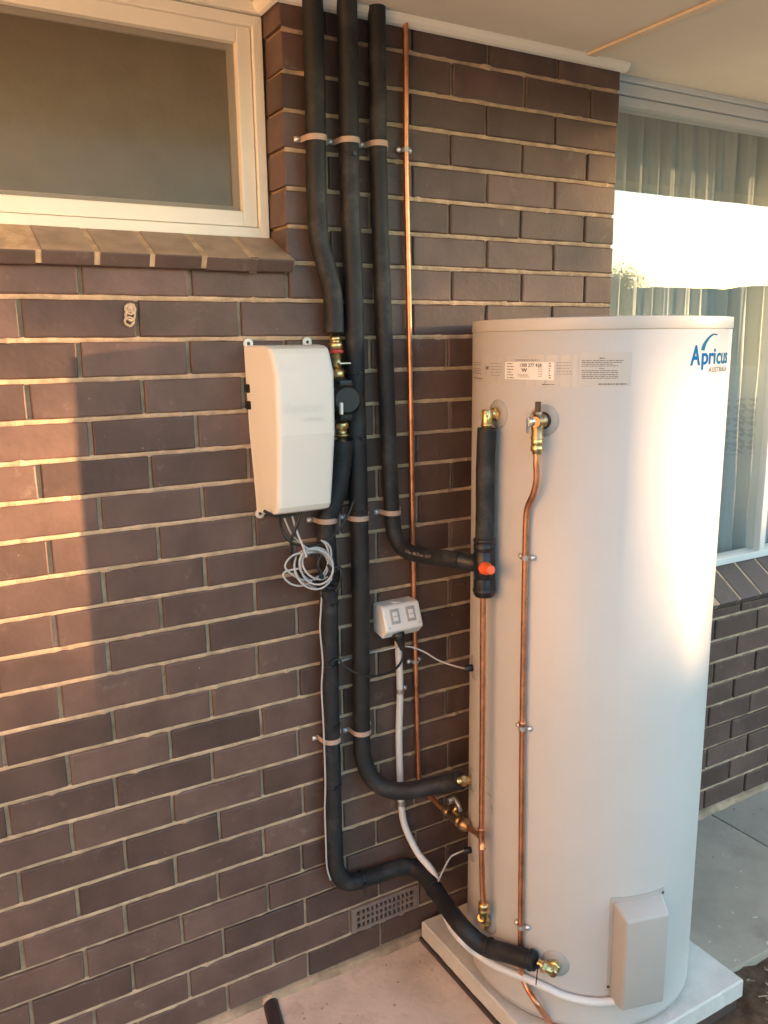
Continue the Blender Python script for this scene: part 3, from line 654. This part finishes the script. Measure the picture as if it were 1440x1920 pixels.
# right flow: straight down then to the tank's lower side fitting
p = thing('insulated_pipe', 'long black foam lagged pipe with cable ties elbowing into low brass tank fitting', 'pipe', PY(868, 1462, -.19))
l = W([(653, 150), (654, 265), (657, 400), (662, 520), (665, 650), (668, 780), (671, 880), (673, 970), (676, 1100), (677, 1250), (678, 1370), (681, 1420, -.034), (699, 1461, -.05), (735, 1482, -.085), (782, 1480, -.125), (830, 1470, -.165)])
e2 = TP(a4, z4, .034); l.append(e2); l.insert(0, Vector((l[0].x, FO, SOF+.03)))
MB().tube(l, FRD, 20, 7, .012).build('insulation', 'foam', p)
for i in (2, 8, 11): clip(l[i], FRD, p)
for v, u in ((292, 654.5), (700, 666), (820, 669), (957, 672.5)): tie(PY(u, v, FO), UP, FRD, p)
f = MB(); na = Vector((math.cos(a4), math.sin(a4), 0)); f.cyl(TP(a4, z4, -.002), TP(a4, z4, .05), .011, 16); f.lathe(TP(a4, z4, .018), na, [(0, .013), (.002, .016), (.014, .016), (.016, .013)], 6, False); f.build('brass_fitting', 'brass', p)
def tube_text(txt, pts, i0, f0, R, size, m, par, face):
    P = catmull([Vector(q) for q in pts], 12); k0 = int((i0+f0)*12); me = text_mesh(txt, size, 0, .0001)
    cum = [0]
    for q in range(k0, len(P)-1): cum.append(cum[-1]+(P[q+1]-P[q]).length)
    for v in me.vertices:
        x = max(0, min(v.co.x, cum[-1]-1e-4)); q = 0
        while q < len(cum)-2 and cum[q+1] < x: q += 1
        t = (P[k0+q+1]-P[k0+q]).normalized(); c_ = P[k0+q]+t*(x-cum[q]); n1 = (face-t*face.dot(t)).normalized(); n2 = n1.cross(t); n2 = n2 if n2.z > 0 else -n2
        a_ = (v.co.y-size*.3)/R; v.co = c_+(n1*math.cos(a_)+n2*math.sin(a_))*(R+.0009)
    me.update(); return obj('print', me, m, par)
# thinner one to the tee
p = thing('insulated_pipe', 'black foam lagged pipe next to bare copper, curving sideways into the black mixing tee', 'pipe', PY(868, 1050, -.25))
zt_ = PC(908, 1063, .036); axisx, axisy = zt_.x, zt_.y
lt = [PY(708, 150, -.027), PY(709, 271, -.027), PY(712, 400, -.027), PY(716, 520, -.027), PY(721, 640, -.027), PY(726, 760, -.027), PY(731, 880, -.027), PY(735, 960, -.028), PY(741, 1003, -.035), PY(760, 1031, -.07), PY(795, 1042, -.14), PY(835, 1047, -.225), PY(866, 1051, -.275)]
lt.insert(0, Vector((lt[0].x, -.027, SOF+.03)))
MB().tube(lt, .0215, 20, 7, .012).build('insulation', 'foam', p)
for i in (2, 8): clip(lt[i], .0215, p)
tube_text('E-flex  40x13 mm  12/17', lt, 10, .35, .0216, .0105, 'clipgrey', p, (CAM-lt[11]).normalized())
# lower run from pump to the bottom tank fitting
p = thing('insulated_pipe', 'black foam lagged pipe below the pump cover sweeping along wall foot to lowest tank fitting', 'pipe', PY(640, 1650, FO))
nD = Vector((math.cos(aD), math.sin(aD), 0)); tD = Vector((nD.y, -nD.x, 0)) if False else Vector((-nD.y, nD.x, 0))
l = W([(643, 826, -.048), (641, 872, -.046), (630, 930, -.04), (613, 975), (612, 1005), (616, 1085), (617, 1154), (618, 1250), (621, 1385), (624, 1500), (627, 1590), (632, 1632), (652, 1654, -.034), (700, 1643, -.034), (742, 1628, -.036), (775, 1627, -.05), (803, 1651, -.11), (832, 1692, -.20), (866, 1737, -.31)])
for u, v, off in ((905, 1772, .046), (950, 1787, .036), (1003, 1802, .034)): l.append(PC(u, v, off))
MB().tube(l, FRD, 20, 7, .012).build('insulation', 'foam', p)
clip(l[3], FRD, p); clip(l[8], FRD, p)
for u, v in ((617, 1130), (618, 1245), (620.5, 1358), (623, 1470)): tie(PY(u, v, FO), UP, FRD, p)
tie((l[12]+l[13])/2, l[13]-l[12], FRD, p, .012); tie((l[16]*.6+l[17]*.4), l[17]-l[16], FRD+.001, p); tie((l[-1]*.85+l[-2]*.15), l[-1]-l[-2], FRD+.001, p, .03); tie(l[-3]*.7+l[-2]*.3, l[-2]-l[-3], FRD, p)
f = MB(); q = TP(aD, zD, .032); f.cyl(TP(aD, zD, -.002), TP(aD, zD, .040), .012, 16); f.lathe(TP(aD, zD, .006), nD, [(0, .013), (.002, .0165), (.012, .0165), (.014, .013)], 6, False)
f.cyl(q, l[-1]+(q-l[-1])*.1, .011, 16); f.lathe(q+(l[-1]-q)*.35, l[-1]-q, [(0, .012), (.002, .015), (.010, .015), (.012, .012)], 6, False); f.build('brass_elbow', 'brass', p)
# pump with brass fittings beside the cover
pu = thing('pump', 'small black circulation pump between brass unions beside the cream cover', 'pump', PY(640, 760, -.05))
b0 = PY(627, 623, FO); b1 = PY(634, 705, -.045); ax = (b1-b0)
f = MB(); f.lathe(b0+UP*.01, ax, [(0, .009), (.02, .009), (.0205, .013), (.032, .013), (.0325, .010), (.036, .0165), (.052, .0165), (.053, .012), (.075, .012), (.076, .010), (.10, .010), (.101, .0155), (.125, .0155), (.126, .011), (.14, .011)], 18); f.build('brass_union', 'brass', pu)
MB().lathe(b0+ax.normalized()*.0445, ax, [(0, .0166), (.001, .0178), (.007, .0178), (.008, .0166)], 20).build('red_band', 'red', pu)
MB().obox(PY(645, 681, -.06), Vector((.016, 0, 0)), Vector((0, .006, 0)), Vector((0, 0, .0018))).build('valve_tab', 'chrome', pu)
b2, b3 = PY(636, 706, -.045), PY(641, 795, -.05)
f = MB(); f.lathe(b2, b3-b2, [(0, .014), (.012, .022), (.03, .024), (.08, .024), (.096, .022), (.108, .014)], 18); f.cyl(PY(640, 748, -.03), PY(652, 750, -.115), .036, 20); f.obox(PY(640, 750, -.055), Vector((.018, 0, 0)), Vector((0, .03, 0)), Vector((0, 0, .05)), .006); f.build('pump_body', 'blackpl', pu)
MB().obox(PY(640, 766, -.115), Vector((.003, 0, 0)), Vector((0, .004, 0)), Vector((0, 0, .014))).build('pump_label', 'label', pu)
f = MB(); f.lathe(PY(641, 790, -.05), Vector((0, 0, -1)), [(0, .012), (.002, .0165), (.018, .0165), (.019, .012), (.032, .012), (.033, .018), (.036, .018), (.037, .012), (.05, .012)], 18); f.build('brass_union', 'brass', pu)
# pump cover
pc = thing('pump_cover', 'cream plastic pump controller cover screwed to the brick wall', 'cover box', (.575, -.05, 1.4))
def section(z, xl, xr, d, xb0, xb1, rc=.014):
    # polygon at height z: wall left, flange, front left corner (rounded), front right, wall right
    P = [Vector((xb0, -.001, z)), Vector((xb0+.002, -.010, z))]
    def corner(c, a, b, n=6):
        u = (a-c).normalized()*rc; v = (b-c).normalized()*rc
        for k in range(n+1):
            t = k/n; P.append(c+u*(1-t)**2+v*t**2)
    cl, cr = Vector((xl, -d, z)), Vector((xr, -d, z)); corner(cl, P[1], cr); corner(cr, cl, Vector((xb1-.002, -.010, z)))
    P += [Vector((xb1-.002, -.010, z)), Vector((xb1, -.001, z))]; return P
sec = []
for z, d, tp in ((1.405, .055, 1), (1.4085, .085, 1), (1.416, .108, .98), (1.430, .118, .95), (1.50, .128, .7), (1.60, .140, .3), (1.603, .1404, .29), (1.68, .1400, .15), (1.742, .1390, .05), (1.745, .1380, .05), (1.790, .118, 0), (1.800, .110, 0), (1.806, .095, 0), (1.809, .06, 0)):
    sec.append(section(z, .507+.000*tp, .657-.006*tp, d, .486+.014*tp, .668-.006*tp))
cb = MB(); n = len(sec[0]); vs = [v for s_ in sec for v in s_]; fs = []
for i in range(len(sec)-1):
    for k in range(n-1): fs.append((i*n+k, i*n+k+1, (i+1)*n+k+1, (i+1)*n+k))
cb.add(vs, fs, True); cb.add(sec[0], [tuple(range(n))]); cb.add(sec[-1], [tuple(range(n))]); shell = cb.build('shell', 'pump_cover', pc); shell.data.set_sharp_from_angle(angle=rad(5.5))
def tab(x, z):
    c = MB(); vs = []; fs = []; sg = 16
    for rr, y in ((.012, -.001), (.012, -.005), (.0045, -.006), (.0045, -.002)):
        for k in range(sg): q = 2*math.pi*k/sg; vs.append((x+rr*math.cos(q), y, z+rr*math.sin(q)))
    for i in range(3):
        for k in range(sg): fs.append((i*sg+k, i*sg+(k+1) % sg, (i+1)*sg+(k+1) % sg, (i+1)*sg+k))
    c.add(vs, fs); o = c.build('mounting_tab', 'pump_cover', pc); MB().cyl((x, -.001, z), (x, -.004, z), .0046, 10).build('screw', 'ink', o)
tab(.496, 1.813); tab(.650, 1.815); tab(.507, 1.399)
for zz in (1.708, 1.668): MB().box((.482, -.016, zz-.010), (.4945, -.003, zz+.010), .003).build('dark_slot_block', 'dark', pc)  # near-black blocks, slot shade given by their colour
em = text_mesh('Apricus', .036, 0, .0006)
for v in em.vertices: v.co = Vector((.525+v.co.x*.88, -.1409, 1.655+v.co.y))
obj('embossed_print', em, 'pump_cover', shell)
em = text_mesh('AUSTRALIA', .012, 0, .0002)
for v in em.vertices: v.co = Vector((.568+v.co.x*.88, -.1412, 1.634+v.co.y))
obj('embossed_print', em, 'pump_cover', shell)
# cables under the cover
cg = thing('coiled_cable', 'grey cable coil hanging below the cream pump cover', 'cable', PY(590, 1065, -.06))
c = MB(); cx, cy = 588, 1062; rr = random.Random(5)
for k in range(8):
    ru, rv = rr.uniform(22, 34), rr.uniform(30, 41); du, dv = rr.uniform(-4, 7), rr.uniform(-5, 5); th0 = rr.uniform(-.9, -.2)
    pts = []
    for i in range(16):
        q = 2*math.pi*i/16; x = ru*math.cos(q); y = rv*math.sin(q); pts.append(PY(cx+du+x*math.cos(th0)-y*math.sin(th0), cy+dv+x*math.sin(th0)+y*math.cos(th0), -.064-.004*k-.012*math.sin(q+k)))
    c.tube(pts, .0026, 8, 3, close=True)
for lp in ([(585, 1035), (552, 1040), (535, 1058), (542, 1073), (570, 1088), (600, 1085)], [(560, 1066), (535, 1072), (532, 1082), (548, 1096), (572, 1097), (598, 1080)], [(605, 1014), (615, 1020), (621, 1035), (618, 1060), (606, 1085)], [(602, 1013), (611, 1021), (616, 1040), (612, 1066), (600, 1084)]):
    c.tube(W([(u, v, -.085) for u, v in lp]), .0026, 8, 5)
c.build('coil', 'cable_grey', cg)
c = MB(); c.tube(W([(546, 960, -.06), (556, 995, -.075), (567, 1022, -.09), (575, 1045, -.10)]), .0028, 8, 5); c.tube(W([(531, 966, -.04), (546, 1000, -.06), (565, 1020, -.08), (580, 1030, -.09)]), .0026, 8, 5); c.build('lead', 'cable_grey', cg)
for u, v in ((590, 1042), (617, 1065), (600, 1080)): tie(PY(u, v, -.088), Vector((.3, .1, 1)) if v < 1060 else Vector((1, .1, .4)), .009, cg)
cb_ = thing('black_cable', 'black cables looping under the pump cover behind the grey coil', 'cable', PY(600, 1080, -.05))
c = MB()
for lp, r_ in (([(495, 958), (515, 967), (535, 968), (556, 962)], .003), ([(565, 958), (556, 985), (546, 1015), (546, 1045), (566, 1075), (598, 1093), (602, 1115)], .0032), ([(525, 968), (528, 990), (540, 1012), (560, 1022), (590, 1023), (615, 1012), (638, 990), (655, 960), (662, 940)], .0026),
             ([(606, 1085), (625, 1066), (637, 1064), (639, 1080), (633, 1098), (620, 1092), (606, 1086), (590, 1085)], .003), ([(588, 1092), (604, 1100), (626, 1095), (638, 1092), (632, 1106)], .003), ([(585, 1088), (600, 1097), (620, 1103), (634, 1098)], .003), ([(575, 1075), (590, 1090), (612, 1088), (628, 1078), (634, 1090), (626, 1104), (604, 1106), (592, 1094)], .0032), ([(602, 1040), (596, 1060), (604, 1082), (600, 1104), (608, 1124)], .0032), ([(560, 1040), (556, 1062), (570, 1086), (594, 1096), (618, 1096)], .003), ([(604, 1088), (622, 1074), (633, 1070), (635, 1088), (629, 1110)], .003)):
    c.tube(W([(u, v, -.080-.006*math.sin(u*.7)) for u, v in lp]), r_*1.3, 8, 6)
c.build('lead', 'cable_black', cb_)
c = thing('sensor_cable', 'thin grey cable tied down the left edge of the lower lagged pipe', 'cable', PY(613, 1640, -.05))
MB().tube(W([(604, 1100, -.06), (602, 1140, -.052), (600, 1180, -.05), (605, 1240, -.055), (603, 1290, -.05), (606, 1350, -.055), (608, 1400, -.052), (610, 1470, -.054), (609, 1520, -.05), (611, 1580, -.05), (613, 1625, -.045), (620, 1650, -.04)]), .0024, 8, 6).build('lead', 'cable_grey', c)
# power outlet
po = thing('power_outlet', 'white double weatherproof power outlet with slanted face on the wall', 'power outlet', (.885, 0, 1.03))
prof = [(-.0005, 1.112), (-.044, 1.112), (-.0505, 1.108), (-.073, 1.050), (-.072, 1.044), (-.050, 1.022), (-.0005, 1.030)]
x0, x1 = .826, .943
bm = bmesh.new(); A = [bm.verts.new((x0, y, z)) for y, z in prof]; B = [bm.verts.new((x1, y, z)) for y, z in prof]; n = len(prof)
bm.faces.new(A); bm.faces.new(B[::-1])
for i in range(n): bm.faces.new((A[i], A[(i+1) % n], B[(i+1) % n], B[i]))
bmesh.ops.recalc_face_normals(bm, faces=bm.faces[:]); bmesh.ops.bevel(bm, geom=[e for e in bm.edges if e.calc_face_angle(0) > .3], offset=.003, segments=3, profile=.5, affect='EDGES')
m = bpy.data.meshes.new('outlet_body'); bm.to_mesh(m); bm.free(); ob_ = obj('outlet_body', m, 'outlet', po)
fo = Vector((.8845, -.0617, 1.079)); fu = Vector((0, -.0225, -.058)).normalized(); fn = Vector((1, 0, 0)).cross(fu); fn = fn if fn.y < 0 else -fn; fxv = Vector((1, 0, 0))
fp = MB().obox(fo+fn*.0008, fxv*.053, fu*.027, fn*.0008, .0006).build('face_plate', 'outlet', po)
for s in (-1, 1):
    o_ = fo+fxv*s*.025-fu*.004; sw = MB().obox(o_+fn*.0025, fxv*.0140, fu*.0205, fn*.0014, .0012).build('switch_surround', 'outletgrey', po)
    for k in (-1, 1): MB().obox(o_+fn*.0048+fu*k*.0066, fxv*.0072, fu*.0056, fn*.0016, .001).build('rocker', 'outlet', sw)
    MB().cyl(o_+fxv*s*.022+fu*.028, o_+fxv*s*.022+fu*.028+fn*.002, .0025, 10).build('screw', 'galv', fp)
MB().cyl((.885, -.022, 1.111), (.885, -.022, 1.1135), .016, 20).build('knockout', 'outlet', po)
pl = thing('plug_lead', 'black moulded plug and cord hanging from the outlet, looping to the pipe', 'power cord', (.88, -.05, 1.0))
a = Vector((.868, -.062, 1.036)); f = MB(); f.lathe(a, Vector((.10, -.10, -.5)), [(0, .015), (.004, .0175), (.014, .0175), (.024, .012), (.045, .008), (.05, .0075)], 14); f.build('plug', 'blackpl', pl)
MB().tube([a+Vector((.008, -.008, -.04))]+W([(750, 1204, -.07), (756, 1222, -.072), (751, 1243, -.075), (733, 1260, -.085), (700, 1268, -.09), (668, 1262, -.088), (645, 1248, -.072), (634, 1236, -.060), (618, 1244, -.058)]), .0034, 8, 6).build('cord', 'cable_black', pl)
sc = thing('sensor_cable', 'thin grey cable crossing from the plug to upper black gland on the tank', 'cable', PY(800, 1225, -.1))
g3 = TP(a3, z3, .026)
MB().tube(W([(634, 1243, -.045), (640, 1240, -.035), (660, 1233, -.006), (690, 1225, -.010), (720, 1219, -.03), (746, 1213, -.055), (770, 1213, -.07), (795, 1222, -.09), (822, 1238, -.12), (850, 1248, -.155)])+[g3], .0025, 8, 6).build('lead', 'cable_grey', sc)
MB().cyl(TP(a3, z3, -.001), TP(a3, z3, .026), .0095, 14).build('cable_gland', 'blackpl', sc)
sc = thing('sensor_cable', 'short grey cable curving from the pipe to lower black gland on the tank', 'cable', PY(840, 1620, -.15))
g5 = TP(a5, z5, .026)
MB().tube([g5]+W([(862, 1598, -.19), (846, 1606, -.175), (835, 1624, -.165), (827, 1640, -.16), (822, 1652, -.155)]), .0026, 8, 6).build('lead', 'cable_grey', sc)
MB().cyl(TP(a5, z5, -.001), TP(a5, z5, .026), .0095, 14).build('cable_gland', 'blackpl', sc)
# white conduit
co = thing('conduit', 'white plastic electrical conduit running from outlet down to the tank element cover', 'conduit', PY(752, 1505, -.02))
l = W([(745, 1180, -.03), (747, 1215, -.022), (750, 1295, -.016), (748, 1380, -.016), (750, 1460, -.016), (752, 1505, -.016), (759, 1548, -.02), (782, 1597, -.06), (812, 1636, -.11), (826, 1680, -.17), (834, 1711, -.225), (846, 1738, -.27), (866, 1763, -.32)])
l += [PC(893, 1787, .046), PC(932, 1812, .028), PC(985, 1834, .014), PC(1020, 1850, .012), PC(1060, 1868, .012), PC(1110, 1878, .012), PC(1150, 1877, .014), PC(1190, 1867, .018), PC(1203, 1855, .022)]
MB().tube(l, .0100, 14, 6).build('tube', 'conduit', co)
clip(l[2], .0100, co, ear=.02, wd=.013, m='galv', side=(0, 1)); clip(l[5], .0100, co, ear=.004, wd=.014, m='galv', side=(0, 0), screws=False)
# copper on the wall
cw = thing('copper_pipe', 'bare copper pipe running down the brick wall to a brass stop valve', 'copper pipe', PY(785, 1455, -.014))
ris = Vector((0, 0, 0)); T1 = PC(903, 1568, .036)
l = W([(761, 160), (761, 281), (763, 400), (765.5, 520), (769, 700), (772, 900), (775, 1080), (779, 1240), (782, 1350), (785, 1450), (790, 1470, -.018), (805, 1491, -.05), (835, 1521, -.12)], -.014); l.insert(0, Vector((l[0].x, -.014, SOF+.03)))
V1, V2 = PY(832, 1517, -.115), PY(880, 1554, -.235)
MB().tube(l, .0073, 14, 6).build('pipe', 'copper', cw)
MB().cyl(Vector((l[0].x, -.014, SOF-.003)), Vector((l[0].x, -.014, SOF-.0003)), .012, 16).build('hole_collar', 'rust', cw)
clip(l[2], .0073, cw, ear=.014, wd=.011, m='clipgrey'); clip(l[8], .0073, cw, ear=.016, wd=.010, m='clipgrey')
d = (V2-V1); Lg = d.length; f = MB(); f.lathe(V1, d, [(0, .009), (.006, .0125), (Lg*.22, .0125), (Lg*.23, .010), (Lg*.25, .0145), (Lg*.58, .0150), (Lg*.60, .017), (Lg*.68, .017), (Lg*.70, .013), (Lg*.74, .018), (Lg*.86, .018), (Lg*.90, .012), (Lg, .010)], 12); f.build('stop_valve', 'bronze', cw)
q = V1+d*.3; f = MB(); f.cyl(q, q+Vector((.01, -.012, .026)), .006, 10); f.build('valve_stem', 'brass', cw)
q = PY(846, 1501, -.09); f = MB(); f.tube([q, PY(852, 1497, -.10), PY(860, 1510, -.12), PY(864, 1522, -.13)], lambda t: .009*(1-.35*t), 10, 5); f.cyl(q-Vector((.012, 0, -.002)), q+Vector((.012, 0, .002)), .011, 12); f.build('valve_handle', 'galv', cw)
MB().tube([V2, T1], .0073, 12, 1).build('pipe', 'copper', cw)
# cold riser on the tank side with tee, and the lagged mixing valve above
cr = thing('copper_pipe', 'copper riser with soldered tee standing off the tank, under the black mixing valve', 'copper pipe', PC(906, 1700, .036))
rl = [PC(906, 1105, .036), PC(905, 1300, .036), PC(904, 1450, .036), PC(903, 1568, .036), PC(904, 1640, .036), PC(907, 1700, .034)]
MB().tube(rl, .0073, 14, 5).build('pipe', 'copper', cr)
t0, t1 = PC(903, 1552, .036), PC(904, 1592, .036); f = MB(); f.lathe(t0, t1-t0, [(0, .0075), (.0005, .0098), (.004, .0098), (.0045, .0088), ((t1-t0).length-.0045, .0088), ((t1-t0).length-.004, .0098), ((t1-t0).length-.0005, .0098), ((t1-t0).length, .0075)], 16)
tdir = (V2-T1).normalized(); f.lathe(T1, tdir, [(0, .0086), (.020, .0086), (.0205, .0096), (.024, .0096), (.0245, .0075)], 16); f.build('tee', 'copper', cr)
f = MB(); q = rl[-1]; nC = Vector((math.cos(aC), math.sin(aC), 0)); f.lathe(q+UP*.012, -UP, [(0, .010), (.002, .0145), (.014, .0145), (.0145, .012), (.018, .015), (.026, .015), (.028, .012), (.045, .012)], 16); q2 = q-UP*.030; f.cyl(q2+nC*.008, TP(aC, zC, -.002), .0125, 14); f.lathe(TP(aC, zC, .008), nC, [(0, .013), (.002, .017), (.012, .017), (.014, .013)], 6, False); f.build('brass_elbow', 'brass', cr)
mv = thing('mixing_valve', 'black lagged upright valve body with orange knob on the tank side', 'valve', PC(908, 1115, .036))
top = PC(915, 800, .036); q = TP(aA, zA, .038); nA = Vector((math.cos(aA), math.sin(aA), 0))
l = [PC(913, 803, .036), PC(910, 880, .036), PC(909.5, 960, .036), PC(908, 1020, .036)]
MB().tube(l, .0225, 22, 6, .012).build('insulation', 'foam', mv)
f = MB(); f.cyl(TP(aA, zA, -.002), TP(aA, zA, .030), .012, 16); f.lathe(TP(aA, zA, .003), nA, [(0, .013), (.002, .017), (.010, .017), (.012, .013)], 6, False)
e_ = Vector((l[0].x, l[0].y, zA)); f.cyl(TP(aA, zA, .024), e_+nA*.011, .0125, 14); f.cyl(e_+UP*.012, l[0]-UP*.005, .0125, 14); f.lathe(l[0]+UP*.006, UP, [(0, .014), (.001, .015), (.004, .015), (.005, .013)], 16); f.build('brass_elbow', 'brass', mv)
v0, v1 = PC(908, 1008, .036), PC(908, 1119, .036); Lm = (v1-v0).length
pr = [(0, .020), (.002, .0265), (.009, .0265), (.010, .0245), (.014, .0245), (.015, .0262), (.030, .0262), (.031, .025), (.034, .025), (.035, .0262), (Lm-.05, .0262), (Lm-.049, .025), (Lm-.045, .025), (Lm-.044, .0265), (Lm-.022, .0265), (Lm-.021, .0285), (Lm-.014, .0285), (Lm-.013, .0265), (Lm-.008, .027), (Lm-.002, .022), (Lm, .012)]
f = MB(); f.lathe(v0, v1-v0, pr, 26); m0 = PC(908, 1060, .036); end = lt[-1]; f.lathe(end+(end-m0).normalized()*.004, m0-end, [(0, .020), (.002, .0235), (.010, .0235), (.011, .022), ((m0-end).length-.01, .022)], 20); f.build('valve_body', 'blackpl', mv)
k0 = PC(911, 1066, .058); dirk = (PC(928, 1071, .085)-k0).normalized(); f = MB(); f.lathe(k0-dirk*.01, dirk, [(0, .016), (.014, .0165), (.016, .0145), (.022, .0128), (.044, .0118), (.046, .010)], 8); f.build('knob', 'orange', mv)
# relief valve and its drain
rv = thing('relief_valve', 'brass pressure relief valve with chrome lever on the tank front', 'valve', TP(aB, zB, .03))
nB = Vector((math.cos(aB), math.sin(aB), 0)); tB = Vector((-nB.y, nB.x, 0)); q = TP(aB, zB, .034)
f = MB(); f.lathe(TP(aB, zB, -.002), nB, [(0, .013), (.012, .013), (.013, .0165), (.02, .0165), (.021, .015), (.046, .015), (.05, .012)], 18); f.lathe(q+UP*.022, -UP, [(0, .009), (.002, .0105), (.010, .0105), (.011, .014), (.036, .0135), (.052, .0125), (.056, .0145), (.062, .0145)], 18); f.build('valve_body', 'bronze', rv)
f = MB(); f.lathe(q-UP*.040, -UP, [(0, .0125), (.004, .0135), (.012, .0135), (.013, .0115), (.016, .0145), (.026, .0145), (.028, .0105), (.034, .0105)], 8); f.build('brass_nut', 'brass', rv)
MB().obox(q+UP*.030, tB*.0055, nB*.0045, UP*.014, .0015).build('test_pin', 'blackpl', rv)
ld = (-tB*.75+nB*.65).normalized(); f = MB(); f.lathe(q+ld*.008, ld, [(0, .011), (.004, .0125), (.010, .0125), (.012, .010)], 18); sd = ld.cross(UP).normalized(); f.obox(q+ld*.022-UP*.008, sd*.0042, ld*.0025, UP*.017, .0015); f.build('lever', 'chrome', rv)
cdn = thing('copper_pipe', 'copper relief drain pipe clipped down the front of the tank with one offset bend', 'copper pipe', PC(976, 1735, .02))
st = q-UP*.072
l = [st, PC(1006, 872, .034), PC(1006, 900, .030), PC(1000, 927, .024), PC(990, 950, .016), PC(986.5, 980, .013), PC(985, 1045, .012), PC(982, 1200, .012), PC(979.5, 1365, .012), PC(978, 1550, .012), PC(976.5, 1737, .012), PC(976, 1795, .012), PC(978, 1825, .014), PC(988, 1852, .020), PC(1008, 1884, .035)]
l.append(PZ(1030, 1914, TB+.014)); 
dlt = (l[-1]-l[-2]).normalized(); pE = Vector((l[-1].x+dlt.x*.08, l[-1].y+dlt.y*.08, .06)); l += [pE, Vector((pE.x+dlt.x*.10, pE.y+dlt.y*.1, .012)), Vector((pE.x+dlt.x*.22, pE.y+dlt.y*.22, -.01))]
MB().tube(l, .0073, 14, 6).build('pipe', 'copper', cdn)
for i in (6, 8, 10):
    a = TA(l[i]); clip(l[i], .0073, cdn, ear=.013, wd=.011, m='clipgrey', n=Vector((math.cos(a), math.sin(a), 0)))
MB().lathe(PC(979.6, 1352, .012), PC(979.6, 1362, .012)-PC(979.6, 1352, .012), [(0, .0075), (.001, .0088), (.010, .0088), (.011, .0075)], 14).build('joint_sleeve', 'copper', cdn)
# ================================================================== SMALL THINGS
st = thing('drain_pipe', 'short dark brown drain pipe poking out at the foot of the wall', 'drain pipe', (.462, -.05, .0))
f = MB(); vs = []; f.tube([Vector((.478, .004, -.008)), Vector((.466, -.05, -.006)), Vector((.452, -.13, -.010)), Vector((.446, -.20, -.016))], .023, 18, 5); f.build('tube', 'pipe_brown', st)
f = MB(); rr = random.Random(3)
for i in range(16):
    a = math.pi*i/15; q = Vector((.476+math.cos(a)*.025, -.001, -.010+math.sin(a)*.025)); f.lathe(q+Vector((0, .010, 0)), Vector((0, -1, 0)), [(0, .008), (.010, .007+rr.uniform(-.002, .003)), (.014, .003)], 7)
f.build('mortar_collar', 'perpend', st)
gr = MB(); rr = random.Random(12)
for _ in range(40):
    u_ = rr.random(); x = rr.uniform(.45, .96) if u_ < .6 else rr.uniform(1.7, 2.6); y = -abs(rr.gauss(0, .16))-.02
    if y < -.55: continue
    R = rr.uniform(.0012, .0038); gr.lathe((x, y, -.0004), (0, 0, 1), [(0, R), (R*.6, R*1.05), (R*1.2, R*.5)], 6, False)
kind(tag(gr.build('grit', 'twig'), 'loose pale grit scattered on the concrete path by the wall', 'grit'), 'stuff')
mn_ = MB(); rr = random.Random(9)
for u, v, R in ((244, 580, .011), (244, 592, .010), (242, 603, .0095)):
    c = PY(u, v, -.001); pts = [c+Vector((math.cos(q)*R*(.9+.2*rr.random()), -.0015, math.sin(q)*R*(.9+.2*rr.random()))) for q in [2*math.pi*k/9 for k in range(9)]]
    mn_.tube(pts, .0028, 7, 3, .2, close=True)
mn_.lathe(PY(244, 578, .001), (0, -1, 0), [(0, .010), (.003, .009), (.0045, .004)], 9)
tag(mn_.build('mud_nest', 'mud'), 'small pale crusty mud wasp nest remains stuck on a brick', 'mud nest')
bpy.context.view_layer.update()
print('bricks', nb, 'objects', len(bpy.data.objects))
